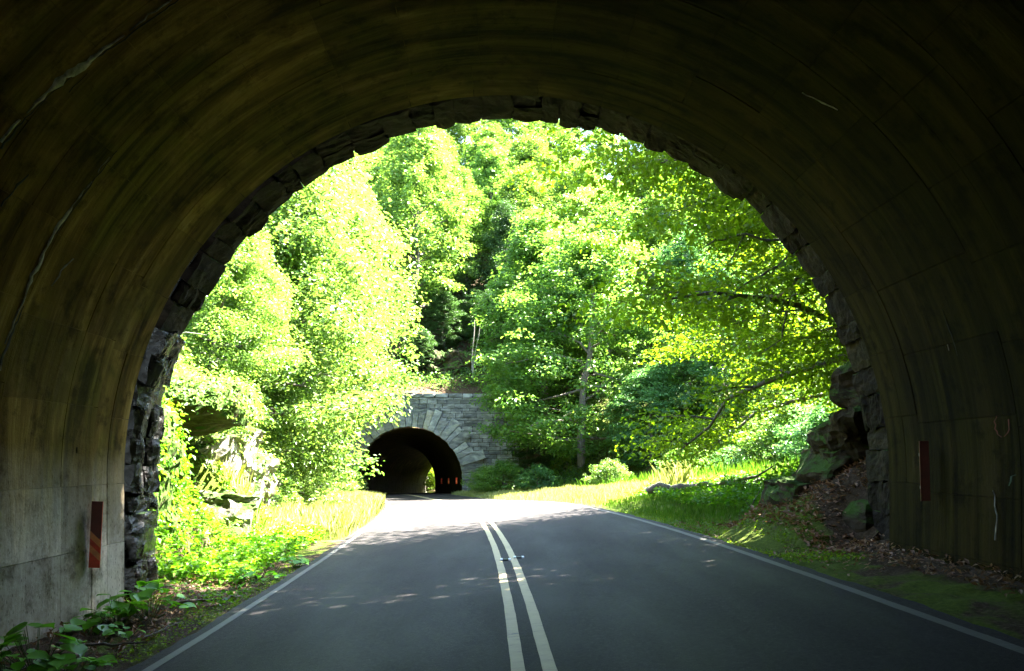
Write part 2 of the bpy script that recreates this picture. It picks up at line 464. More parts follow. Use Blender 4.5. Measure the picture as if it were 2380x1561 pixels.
def build_ground():
    xs = np.concatenate([np.arange(-110, -22, 4.), np.arange(-22, 22, .4), np.arange(22, 114, 4.)])
    ys = np.concatenate([np.arange(-60, 4, 4.), np.arange(4, 10.2, .8), [10.25], np.arange(10.42, 30, .35), np.arange(30, 69.9, .7), [70.05, 70.5], np.arange(71.5, 129, 1.6), [129.9, 130.4], np.arange(132, 230, 4.)])
    X, Y = np.meshgrid(xs, ys)
    Z = ground_np(X, Y)
    s = X - CX(Y)
    off = sstep(3.6, 6, np.abs(s)) + (Y < 10.3) + (Y > 70.3)
    off = clampi(off, 0, 1)
    Z = Z + lumps(X, Y, .12) * off
    Z = Z + lumps(X * .25, Y * .25, .8) * off * sstep(9, 16, np.abs(s))
    nx = len(xs); ny = len(ys)
    V = np.stack([X, Y, Z], -1).reshape(-1, 3)
    i, j = np.meshgrid(np.arange(ny - 1), np.arange(nx - 1), indexing='ij')
    F4 = np.stack([i * nx + j, i * nx + j + 1, (i + 1) * nx + j + 1, (i + 1) * nx + j], -1)
    keep = np.ones(i.shape, bool)
    xm = (xs[:-1] + xs[1:]) / 2
    for row in range(ny - 1):
        ya, yb = ys[row], ys[row + 1]
        if abs(ya - 10.25) < .01: keep[row] = ~((xm > -5.3) & (xm < 5.3))
        if abs(ya - 70.05) < .01: keep[row] = ~(np.abs(xm - P2X) < 5.6)
        if abs(ya - 129.9) < .01 or abs(ya - 130.4) < .01 or abs(ya - 127.8) < 1.7: keep[row] = ~(np.abs(xm - CX(130)) < 7)
    me = np_mesh('ground', V, F4[keep].reshape(-1, 4), M['ground'], True)
    a = me.attributes.new('moss', 'FLOAT', 'POINT')
    moss = .30 + .35 * sstep(12, 18, Y) * (np.abs(s) > 3.6) * (Y < 69) - .1 * (Y > 70) + 0 * X
    moss = np.where((s > 3.1) & (s < 4.6) & (Y < 22), .85, moss)
    moss = np.where((s > 4.6) & (Y < 16), .08, moss)
    moss = np.where((s < -3) & (s > -6) & (Y < 15), .22, moss)
    a.data.foreach_set('value', moss.astype(np.float32).ravel())
    tag(link('ground', me), kind='structure')
    # shoulders inside the near tunnel
    xs = np.concatenate([np.arange(-5.3, -3.0, .12), np.arange(-3, 3, 1.), np.arange(3, 5.5, .12)]); ys = np.concatenate([np.arange(-60, 3, 4.), np.arange(3, 10.5, .12)])
    X, Y = np.meshgrid(xs, ys); s = X - CX(Y)
    Z = roadz(X, Y) - .03 + (.02 * np.sin(X * 9 + Y * 5) + .015 * np.sin(Y * 13 - X * 6)) * sstep(3.3, 3.7, np.abs(s)) + .12 * sstep(4.2, 5., np.abs(s)) + .02 * (np.abs(s) > 3.4)
    nx = len(xs); V = np.stack([X, Y, Z], -1).reshape(-1, 3)
    i, j = np.meshgrid(np.arange(len(ys) - 1), np.arange(nx - 1), indexing='ij')
    me = np_mesh('shoulder_ground', V, np.stack([i * nx + j, i * nx + j + 1, (i + 1) * nx + j + 1, (i + 1) * nx + j], -1).reshape(-1, 4), M['ground'], True)
    a = me.attributes.new('moss', 'FLOAT', 'POINT')
    moss = np.where(s > 0, .62 - .55 * sstep(4.2, 4.7, s), .30 + .15 * sstep(-3.9, -3.5, s))
    a.data.foreach_set('value', moss.astype(np.float32).ravel())
    tag(link('shoulder_ground', me), kind='structure')

def strip(name, s0, s1, lift, m, y0=-50, y1=185, step=.5, ragged=0.0, kind='structure'):
    ys = np.arange(y0, y1, step)
    n = 1 if s1 - s0 < 1 else 16
    ss = np.linspace(s0, s1, n + 1)
    S, Y = np.meshgrid(ss, ys)
    if ragged:
        r = ragged * (np.sin(ys * 2.1) * .5 + np.sin(ys * 5.7 + 1) * .3 + np.sin(ys * 11.3) * .3)
        S[:, 0] -= r; S[:, -1] += np.roll(r, 17)
    X = CX(Y) + S
    Z = roadz(X, Y) + lift
    nx = n + 1; V = np.stack([X, Y, Z], -1).reshape(-1, 3)
    i, j = np.meshgrid(np.arange(len(ys) - 1), np.arange(n), indexing='ij')
    me = np_mesh(name, V, np.stack([i * nx + j, i * nx + j + 1, (i + 1) * nx + j + 1, (i + 1) * nx + j], -1).reshape(-1, 4), m, True)
    return tag(link(name, me), kind=kind)

build_ground()
strip('road', -3.42, 3.42, .02, M['asphalt'], ragged=.04, step=.2)
strip('yellow_centre_line', -.165, -.062, .026, M['yellow'], ragged=.004, step=.25)
strip('yellow_centre_line', .062, .165, .026, M['yellow'], ragged=.004, step=.25)
strip('white_edge_line', -3.27, -3.17, .026, M['white'], ragged=.006, step=.25)
strip('white_edge_line', 3.17, 3.27, .026, M['white'], ragged=.006, step=.25)
# floor beside the road inside the far tunnel
def far_floor():
    ys = np.arange(70.0, 131, 1.)
    for a, b in ((-5.0, -3.3), (3.3, 5.0)):
        X = np.stack([CX(ys) + a, CX(ys) + b], 1); Y = np.stack([ys, ys], 1); Z = roadz(X, Y) - .01
        V = np.stack([X, Y, Z], -1).reshape(-1, 3); i = np.arange(len(ys) - 1)
        me = np_mesh('tunnel_shoulder', V, np.stack([2 * i, 2 * i + 1, 2 * i + 3, 2 * i + 2], -1), M['ground'])
        tag(link('tunnel_shoulder', me), kind='structure')
far_floor()

# ------------------------------------------------------------------ near tunnel
near = tag(empty('road_tunnel', (0, 0, 0)), 'dark concrete road tunnel seen from inside, ending in a ring of rough wet stones', 'tunnel')
def prof(a, R=AR):
    """a: arc length from left wall foot; returns x, z, nx, nz (normal towards inside)"""
    side = 1.9
    if a < side: return AX - R, AZ - side + a, 1, 0
    a2 = a - side
    if a2 < PI * AR:
        t = PI - a2 / AR
        return AX + R * math.cos(t), AZ + R * math.sin(t), -math.cos(t), -math.sin(t)
    return AX + R, AZ - (a2 - PI * AR), -1, 0
TOT = 3.8 + PI * AR
def curved_slab(name, a0, a1, y0, y1, r_in, thick, m, parent, na=6, ny=1):
    V = []; uv = []; Fc = []
    A = np.linspace(a0, a1, na + 1); Ys = np.linspace(y0, y1, ny + 1)
    for q in (0, 1):
        for a in A:
            x, z, nx_, nz = prof(a)
            rr = -(r_in + (thick if q else 0))
            for y in Ys: V.append((x + nx_ * rr, y, z + nz * rr)); uv.append((a, y))
    w = ny + 1; off = (na + 1) * w
    for i in range(na):
        for j in range(ny):
            p = i * w + j
            Fc.append((p, p + 1, p + w + 1, p + w)); 
            Fc.append((p + off, p + off + w, p + off + w + 1, p + off + 1))
    for i in range(na):
        for j in (0, ny):
            p = i * w + j; Fc.append((p, p + w, p + w + off, p + off) if j == 0 else (p, p + off, p + w + off, p + w))
    for j in range(ny):
        for i in (0, na):
            p = i * w + j; Fc.append((p, p + off, p + off + 1, p + 1) if i == 0 else (p, p + 1, p + off + 1, p + off))
    me = np_mesh(name, V, Fc, m, False)
    l = me.uv_layers.new(name='UVMap')
    for lp in me.loops: l.data[lp.index].uv = uv[lp.vertex_index]
    return link(name, me, parent)
# backing shell behind the panels and the rest of the tube behind the camera
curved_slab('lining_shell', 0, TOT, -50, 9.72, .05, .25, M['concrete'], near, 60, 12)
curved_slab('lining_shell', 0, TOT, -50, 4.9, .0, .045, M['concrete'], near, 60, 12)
bands = [4.9, 6.2, 6.78, 7.3, 8.4, 9.03, 9.38, 9.8]
low_j = [0.0, 1.08]
for bi in range(len(bands) - 1):
    shift = (0, .22, .22, .1, .1, 0, 0)[bi]
    js = [0.0, 1.1, 1.9 - .1 + .0]
    a = 1.83
    js = [0, 1.1, 1.83]
    while a < TOT - 2.4:
        a += .80; js.append(a + shift)
    js += [TOT - 1.1, TOT]
    for k in range(len(js) - 1):
        g = .0028
        off = random.uniform(-.004, .003)
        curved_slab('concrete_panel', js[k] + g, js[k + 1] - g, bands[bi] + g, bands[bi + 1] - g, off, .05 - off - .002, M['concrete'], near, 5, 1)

def cyl_hit(u, v, r=AR):
    """world point on the lining seen at a place of the photograph"""
    dx = (u - 1170) / F; dz = (1070 - v) / F; ez = EYE - AZ
    A = dx * dx + dz * dz; B = 2 * (dx * -AX + dz * ez); Cc = AX * AX + ez * ez - r * r
    t = (-B + math.sqrt(B * B - 4 * A * Cc)) / (2 * A)
    return np.array([dx * t, t, ez + AZ + dz * t])
def cyl_in(p, d):
    c = np.array([p[0] - AX, 0, p[2] - AZ])
    if p[2] < AZ: c = np.array([p[0] - AX, 0, 0])
    return p - c / np.linalg.norm(c) * d
def ribbon(name, pts, widths, m, parent, lift=.012, jag=.5):
    """an uneven flat deposit that follows the lining"""
    P = [cyl_hit(u, v) for u, v in pts]
    Q = []; Wd = []
    for i in range(len(P) - 1):
        n = max(2, int(np.linalg.norm(P[i + 1] - P[i]) / .05))
        for k in range(n):
            Q.append(P[i] + (P[i + 1] - P[i]) * k / n); Wd.append(widths[i] + (widths[i + 1] - widths[i]) * k / n)
    Q = np.array(Q); V = []; Fc = []
    for i, q in enumerate(Q):
        ang = math.atan2(q[2] - AZ, q[0] - AX)
        if q[2] > AZ: q = np.array([AX + AR * math.cos(ang), q[1], AZ + AR * math.sin(ang)])
        q[1] += random.uniform(-.012, .012)
        w = Wd[i]
        e0 = w * random.uniform(1 - jag, 1); e1 = w * random.uniform(1 - jag, 1)
        for s_, h_ in ((-e0, .003), (-e0 * .4, lift), (e1 * .4, lift * random.uniform(.5, 1.2)), (e1, .003)):
            r = cyl_in(np.array([q[0], q[1] + s_, q[2]]), h_); V.append(r)
        if i: 
            for k in range(3): Fc.append((4 * i - 4 + k, 4 * i - 3 + k, 4 * i + 1 + k, 4 * i + k))
    return link(name, np_mesh(name, V, Fc, m, True), parent)
M['crackdark'] = flat_mat('open_joint', (.012, .010, .008), .9)
dep = [
 ([(60, 262), (110, 215), (150, 178), (190, 155), (240, 115), (300, 72)], [.01, .05, .09, .07, .03, .01]),
 ([(300, 72), (345, 35), (392, 2), (420, -18)], [.012, .02, .02, .012]),
 ([(0, 330), (30, 292), (60, 262)], [.03, .03, .01]),
 ([(10, 800), (48, 712), (75, 640), (110, 575), (140, 520), (185, 455), (222, 410)], [.012, .03, .05, .045, .05, .022, .012]),
 ([(0, 862), (8, 815)], [.02, .03]),
 ([(120, 665), (150, 618), (178, 592)], [.006, .016, .006]),
 ([(225, 400), (262, 352)], [.008, .005]),
 ([(2310, 1140), (2318, 1200), (2312, 1270)], [.006, .02, .006]),
 ([(2205, 800), (2212, 830)], [.008, .004]),
 ([(176, 1040), (178, 1068)], [.006, .004]),
 ([(1865, 215), (1900, 232), (1960, 262)], [.01, .02, .008]),
]
for p_, w_ in dep: ribbon('lime_deposit', p_, [q * .85 for q in w_], M['calcite'], near, jag=.85)
for p_, w_ in [([(0, 345), (60, 275), (150, 192), (300, 84), (430, -10)], [.02, .012, .006, .012, .01]),
               ([(0, 480), (40, 430), (78, 392)], [.012, .02, .006]),
               ([(0, 850), (30, 770), (60, 700)], [.03, .022, .006]),
               ([(130, 545), (200, 445), (280, 340)], [.006, .014, .006]),
               ([(160, 215), (215, 160)], [.006, .004]),
               ([(148, 925), (210, 932), (262, 938)], [.006, .006, .006]),
               ([(2190, 720), (2215, 790), (2228, 840)], [.006, .016, .006])]:
    ribbon('open_joint', p_, w_, M['crackdark'], near, lift=.006)
# spray paint on the right wall
def spray(pts, w, m, label):
    o = ribbon('spray_paint', pts, [w * .8] * len(pts), m, near, lift=.0035, jag=.5)
    o['label'] = label
loop = [(2330 + 16 * math.cos(t) * (1 + .2 * math.sin(3 * t)), 975 + 42 * math.sin(t)) for t in np.linspace(0, 5.6, 14)]
spray(loop, .013, M['graffiti_red'], 'faint red sprayed loop')
spray([(2326, 925), (2334, 935), (2342, 926)], .02, M['graffiti_red'], 'faint red sprayed dot')
spray([(2334, 960), (2336, 968)], .02, M['graffiti_red'], 'faint red sprayed dot')
spray([(2345, 1130), (2352, 1108), (2372, 1100)], .02, M['graffiti_green'], 'faint green sprayed stroke')

def rock_block(name, seed, dims, nseg, rough, m, taper=0.0, smooth=False, strata=0.0, round_=.15, big=False):
    """rock faced block, centred; dims x,y,z; taper: widening in x towards +z (wedge)"""
    nx, ny, nz = nseg
    idx = {}; V = []; Fc = []
    def vid(i, j, k):
        if (i, j, k) in idx: return idx[(i, j, k)]
        u, v, w = i / nx * 2 - 1, j / ny * 2 - 1, k / nz * 2 - 1
        p = np.array([u, v, w])
        l = np.linalg.norm(p); sph = p / l
        p = p * (1 - round_ * max(0, l - 1) )
        q = Vector((p[0] * dims[0] / 2 * (1 + taper * w), p[1] * dims[1] / 2, p[2] * dims[2] / 2))
        n = mnoise.noise_vector(Vector((q.x * 2.6 + seed * 7.1, q.y * 2.6 + seed, q.z * 2.6)))
        n2 = mnoise.noise_vector(Vector((q.x * 8 + seed * 3.1, q.y * 8, q.z * 8)))
        n3 = mnoise.noise_vector(Vector((q.x * 19, q.y * 19 + seed, q.z * 22))) if max(nseg) > 5 else n2 * 0
        if big:
            rg = 1 - abs(mnoise.noise(Vector((q.x * 1.1 + seed, q.y * 1.1, q.z * 1.9)))) * 2
            n = mnoise.noise_vector(Vector((q.x * .9 + seed * 7.1, q.y * .9 + seed, q.z * 1.6))) + Vector(sph) * rg * .5
            n2 = mnoise.noise_vector(Vector((q.x * 3 + seed * 3.1, q.y * 3, q.z * 5)))
            n3 = mnoise.noise_vector(Vector((q.x * 9, q.y * 9 + seed, q.z * 13)))
        q = q + (n + n2 * .42 + n3 * .2) * rough
        if strata:
            q.x += strata * math.sin(q.z * 9 + seed + mnoise.noise(q * 1.2) * 3); q.y += strata * math.sin(q.z * 11 + seed)
        idx[(i, j, k)] = len(V); V.append(tuple(q)); return len(V) - 1
    for i in range(nx):
        for j in range(ny):
            Fc.append((vid(i, j, 0), vid(i, j + 1, 0), vid(i + 1, j + 1, 0), vid(i + 1, j, 0)))
            Fc.append((vid(i, j, nz), vid(i + 1, j, nz), vid(i + 1, j + 1, nz), vid(i, j + 1, nz)))
    for i in range(nx):
        for k in range(nz):
            Fc.append((vid(i, 0, k), vid(i + 1, 0, k), vid(i + 1, 0, k + 1), vid(i, 0, k + 1)))
            Fc.append((vid(i, ny, k), vid(i, ny, k + 1), vid(i + 1, ny, k + 1), vid(i + 1, ny, k)))
    for j in range(ny):
        for k in range(nz):
            Fc.append((vid(0, j, k), vid(0, j, k + 1), vid(0, j + 1, k + 1), vid(0, j + 1, k)))
            Fc.append((vid(nx, j, k), vid(nx, j + 1, k), vid(nx, j + 1, k + 1), vid(nx, j, k + 1)))
    return np_mesh(name, V, Fc, m, smooth)

# ring stones: local x = along the arc, z = radial outwards, y = depth
def ring():
    vw = [rock_block('ring_stone', i, (.34, .74, .80), (8, 13, 10), .070, M['ring_wet'], .04, round_=.07) for i in range(9)]
    vb = [rock_block('ring_stone_dry', i + 20, (.34, .74, .80), (7, 12, 8), .045, M['ring_brown'], .04, round_=.05) for i in range(8)]
    a = .02
    while a < TOT - .05:
        L = random.uniform(.22, .46)
        x, z, nx_, nz = prof(a + L / 2)
        left = x < 0
        wet = x < 0 and z < random.uniform(2.9, 3.9)
        parts = [(10.38, 1.0)] if random.random() < .6 else [(10.20, .50), (10.58, .52)]
        for yc, sy in parts:
            o = link('stone', random.choice(vw if wet else vb), near)
            dr = (random.uniform(-.04, .08) if wet else random.uniform(-.025, .015)) - .10 * float(sstep(-4.6, 0, x)) - .08 * float(sstep(0, 4.5, x))
            rad = .40 - dr
            ang = math.atan2(-nx_, -nz)
            o.location = (x - nx_ * rad, yc + random.uniform(-.03, .03), z - nz * rad)
            o.rotation_euler = (random.uniform(-.025, .025), ang + random.uniform(-.03, .03), 0)
            o.rotation_euler[2] = 0
            o.scale = (L / .34 * 1.07, sy * random.uniform(.98, 1.05), 1)
        a += L
ring()
curved_slab('mortar_bed', 0, TOT * .26, 10.02, 10.68, .10, .2, M['ring_wet'], near, 30, 3)
curved_slab('mortar_bed', TOT * .26, TOT * .52, 10.02, 10.71, .125, .2, M['ring_brown'], near, 30, 3)
curved_slab('mortar_bed', TOT * .52, TOT * .68, 10.02, 10.72, .165, .2, M['ring_brown'], near, 20, 3)
curved_slab('mortar_bed', TOT * .68, TOT, 10.02, 10.68, .25, .2, M['ring_brown'], near, 50, 3)
# head wall outside, with the arch cut out, behind the ring stones (faces the far tunnel)
def arch_slab(name, x0, x1, z0, z1, y0, y1, cx, cz, R, zfoot, m, parent, n=40):
    th = np.linspace(PI, 0, n + 1)
    inner = [(cx - R, zfoot)] + [(cx + R * math.cos(t), cz + R * math.sin(t)) for t in th] + [(cx + R, zfoot)]
    outer = [(x0, z0)]
    for (x, z), t in zip(inner[1:-1], th):
        # matching point on the rectangle
        dx, dz = math.cos(t), math.sin(t)
        s = 1e9
        if dx > 1e-6: s = min(s, (x1 - cx) / dx)
        if dx < -1e-6: s = min(s, (x0 - cx) / dx)
        if dz > 1e-6: s = min(s, (z1 - cz) / dz)
        outer.append((cx + dx * s, cz + dz * s))
    outer.append((x1, z0))
    k = len(inner); V = []
    for y in (y0, y1):
        V += [(x, y, z) for x, z in inner] + [(x, y, z) for x, z in outer]
    Fc = []
    for i in range(k - 1):
        Fc.append((i, i + 1, k + i + 1, k + i)); Fc.append((2 * k + i, 3 * k + i, 3 * k + i + 1, 2 * k + i + 1))
        Fc.append((i, 2 * k + i, 2 * k + i + 1, i + 1))
        Fc.append((k + i, k + i + 1, 3 * k + i + 1, 3 * k + i))
    return link(name, np_mesh(name, V, Fc, m), parent)
arch_slab('head_wall', -11, 11, -.8, 8.6, 9.97, 10.46, AX, AZ, AR + .36, -.6, M['ring_brown'], near)

# ------------------------------------------------------------------ object markers on the walls
def marker(x, y, z0, h, w, face, label, lean=0.0, dark=False):
    t = empty('object_marker', (x, y, z0))
    tag(t, label, 'marker', 'striped object markers on the tunnel walls')
    t.rotation_euler = (0, lean, face)
    V = [(-w / 2, -.006, 0), (w / 2, -.006, 0), (w / 2, -.006, h), (-w / 2, -.006, h), (-w / 2, .006, 0), (w / 2, .006, 0), (w / 2, .006, h), (-w / 2, .006, h)]
    Fc = [(0, 1, 2, 3), (4, 7, 6, 5), (0, 4, 5, 1), (3, 2, 6, 7), (0, 3, 7, 4), (1, 5, 6, 2)]
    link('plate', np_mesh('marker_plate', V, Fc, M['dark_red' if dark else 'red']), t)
    # slanting faded stripes, clipped to the plate
    zs = [h * .10, h * .30] if not dark else [h * .5]
    for zc in (zs if not dark else ()):
        s = w * .9; hh = h * .11
        vs = [(-w / 2 + .002, -.009, zc + s), (w / 2 - .002, -.009, zc), (w / 2 - .002, -.009, min(h, zc + hh)), (-w / 2 + .002, -.009, min(h, zc + hh + s))]
        link('stripe', np_mesh('stripe', vs, [(0, 1, 2, 3)], M['orange']), t)
    if not dark and h > .7:
        link('shade_sheet', np_mesh('shade_sheet', [(-w / 2, -.0085, h * .44), (w / 2, -.0085, h * .44), (w / 2, -.0085, h), (-w / 2, -.0085, h)], [(0, 1, 2, 3)], M['dark_red']), t)  # darker sheet paints the shadow on the upper part of the plate
    bv = [(-.02, .006, h * .2), (.02, .006, h * .2), (.02, .006, h * .25), (-.02, .006, h * .25), (-.02, .09, h * .2), (.02, .09, h * .2), (.02, .09, h * .25), (-.02, .09, h * .25)]
    for k in (0, .55):
        link('bracket', np_mesh('bracket', [(a, b, c + k * h) for a, b, c in bv], Fc, M['metal']), t)
marker(-4.69, 8.95, EYE - 250 * 8.95 / F + .0, .76, .12, .12, 'red and orange striped marker plate on the grey left tunnel wall', .05)
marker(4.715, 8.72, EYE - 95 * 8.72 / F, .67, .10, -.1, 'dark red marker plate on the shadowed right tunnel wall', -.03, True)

# ------------------------------------------------------------------ far tunnel
far = tag(empty('stone_portal', (P2X, P2Y, P2Z)), 'grey stone tunnel portal with fan of long arch stones at the road end', 'tunnel')
unit = [rock_block('ashlar_block', 40 + i, (1, 1, 1), (3, 1, 2), .05, M['wall_stone'], round_=.02) for i in range(7)]
vunit = [rock_block('voussoir_block', 60 + i, (1, 1, 1), (2, 1, 3), .06, M[('voussoir', 'wall_stone', 'voussoir', 'wall_stone', 'voussoir_pale', 'voussoir', 'wall_stone', 'voussoir', 'wall_stone')[i]], .14, round_=.02) for i in range(9)]
cunit = [rock_block('coping_block', 80 + i, (1, 1, 1), (3, 2, 2), .06, M['voussoir'], round_=.1) for i in range(4)]
WL, WR_, WH = -6.4, 9.85, 9.05
arch_slab('wall_core', WL, WR_, -1, WH, .35, 1.15, 0, P2S, P2R + .05, -1, M['mortar'], far)
def place_block(nm, me, x, z, w, h, depth, proud, rz=0.0):
    o = link(nm, random.choice(me), far)
    o.location = (x, .37 - proud - depth / 2 + depth * .5, z)
    o.scale = (w, depth, h); o.rotation_euler = (0, rz, 0); return o
z = -.35
while z < WH - .35:
    h = random.choice((.2, .26, .34, .4, .5))
    if z + h > WH - .32: h = WH - .30 - z
    if h < .15: break
    zc = z + h / 2
    zl = z if z > P2S else P2S
    rr = P2R + .95
    dz = max(0, (z - P2S))
    hx = math.sqrt(max(0, rr * rr - dz * dz)) if dz < rr else 0
    if hx < 1.2 and dz > 0 and dz < rr: hx = hx
    spans = [(WL, -hx), (hx, WR_)] if hx > .3 else [(WL, WR_)]
    for a, b in spans:
        x = a
        while x < b - .05:
            w = min(random.uniform(.55, 1.5) * (1.15 if h > .4 else 1), b - x)
            if b - x - w < .35: w = b - x
            if h > .4 and random.random() < .3 and w > .7:      # split into two thin stones
                h1 = h * random.uniform(.4, .6)
                place_block('stone', unit, x + w / 2, z + h1 / 2, w - .035, h1 - .032, .5, random.uniform(.0, .05))
                place_block('stone', unit, x + w / 2, z + h1 + (h - h1) / 2, w - .035, h - h1 - .032, .5, random.uniform(.0, .05))
            else:
                place_block('stone', unit, x + w / 2, zc, w - .035, h - .032, .5, random.uniform(.0, .05))
            x += w
    z += h
# arch stones
a = 0.0; nv = 27
ths = np.cumsum(np.concatenate([[0], rng.uniform(.7, 1.3, nv)])); ths = ths / ths[-1] * PI
for k in range(nv):
    t = (ths[k] + ths[k + 1]) / 2; dth = ths[k + 1] - ths[k]
    L = random.choice((1.25, 1.45, 1.7, 1.95, 2.2)) * (1 + .1 * abs(math.cos(t)))
    rc = P2R + L / 2
    w = dth * (P2R + L * .5) - .05
    o = link('arch_stone', random.choice(vunit), far)
    tp = dth * L / 2 / w
    o.location = (rc * math.cos(t), .31 - random.uniform(.0, .22), P2S + rc * math.sin(t))
    o.rotation_euler = (0, PI / 2 - t, 0); o.scale = (w, .8, L)
for sgn in (-1, 1):
    z = -.3
    while z < P2S - .05:
        h = min(random.uniform(.38, .6), P2S - z); w = random.uniform(1.2, 2.0)
        o = link('arch_stone', random.choice(unit), far); o.location = (sgn * (P2R + w / 2), .27, z + h / 2); o.scale = (w, .8, h - .02)
        z += h
x = WL - .1
while x < WR_:
    w = random.uniform(.9, 1.7)
    o = link('coping_stone', random.choice(cunit), far)
    o.location = (x + w / 2, .62, WH - .12 + random.uniform(-.02, .02)); o.scale = (w - .02, 1.25, .36)
    x += w
# curved lining
def far_lining():
    ys = np.arange(0.72, 61.2, 1.5); V = []; uv = []; Fc = []
    n = 28
    pr = [(-P2R, -.4)] + [(P2R * math.cos(t), P2S + P2R * math.sin(t)) for t in np.linspace(PI, 0, n + 1)] + [(P2R, -.4)]
    for yl in ys:
        y = P2Y + yl
        cx = float(CX(y)) - P2X; cz = float(ZR(y)) - P2Z
        if yl < 1: cx = 0.0
        for x, z_ in pr: V.append((x + cx, yl, z_ + cz)); uv.append((x + z_, yl))
    k = len(pr)
    for i in range(len(ys) - 1):
        for j in range(k - 1):
            p = i * k + j; Fc.append((p, p + 1, p + k + 1, p + k))
    me = np_mesh('lining', V, Fc, M['dark_concrete'], True)
    l = me.uv_layers.new(name='UVMap')
    for lp in me.loops: l.data[lp.index].uv = uv[lp.vertex_index]
    link('lining', me, far)
    ex = float(CX(130)) - P2X; ez = float(ZR(130)) - P2Z
    arch_slab('exit_wall', ex - 14, ex + 14, ez - 1, ez + 9, 60.2, 60.9, ex, ez + P2S, P2R - .1, ez - 1, M['wall_stone'], far)
far_lining()
for my, lab in ((71.2, 'small striped marker nearest the mouth on the right wall inside the far tunnel'), (75.8, 'middle small marker on the right wall inside the far tunnel'), (80.5, 'innermost small marker on the right wall inside the far tunnel')):
    marker(float(CX(my)) + P2R - .16 - (.0 if my > 72 else .05), my, EYE - 55 * my / F, .55, .15, .3, lab, 0)
def pavement_marker(px, y, label):
    x = px2x(px, y); z = float(roadz(x, y)) + .028
    t = tag(empty('pavement_marker', (x, y, z)), label, 'road stud', 'low steel road studs on the centre lines')
    def bar(nm, x0, x1, y0, y1, h, m):
        V = [(x0, y0, 0), (x1, y0, 0), (x1, y1, 0), (x0, y1, 0), (x0, y0 + .01, h), (x1, y0 + .01, h), (x1, y1 - .01, h), (x0, y1 - .01, h)]
        link(nm, np_mesh(nm, V, [(0, 1, 5, 4), (1, 2, 6, 5), (2, 3, 7, 6), (3, 0, 4, 7), (4, 5, 6, 7)], m), t)
    bar('lens', -.045, .045, -.035, .035, .014, M['dark_lens'])
    bar('rail', -.08, -.045, -.06, .10, .016, M['pale_metal']); bar('rail', .045, .08, -.06, .10, .016, M['pale_metal'])
M['dark_lens'] = flat_mat('dark_lens', (.02, .02, .02), .4); M['pale_metal'] = flat_mat('pale_metal', (.75, .77, .8), .45)
def px2x(px, y): return (px - 1170) * y / F
pavement_marker(1175, 12.0, 'low road stud on the left yellow line')
pavement_marker(1206, 12.15, 'low road stud on the right yellow line')

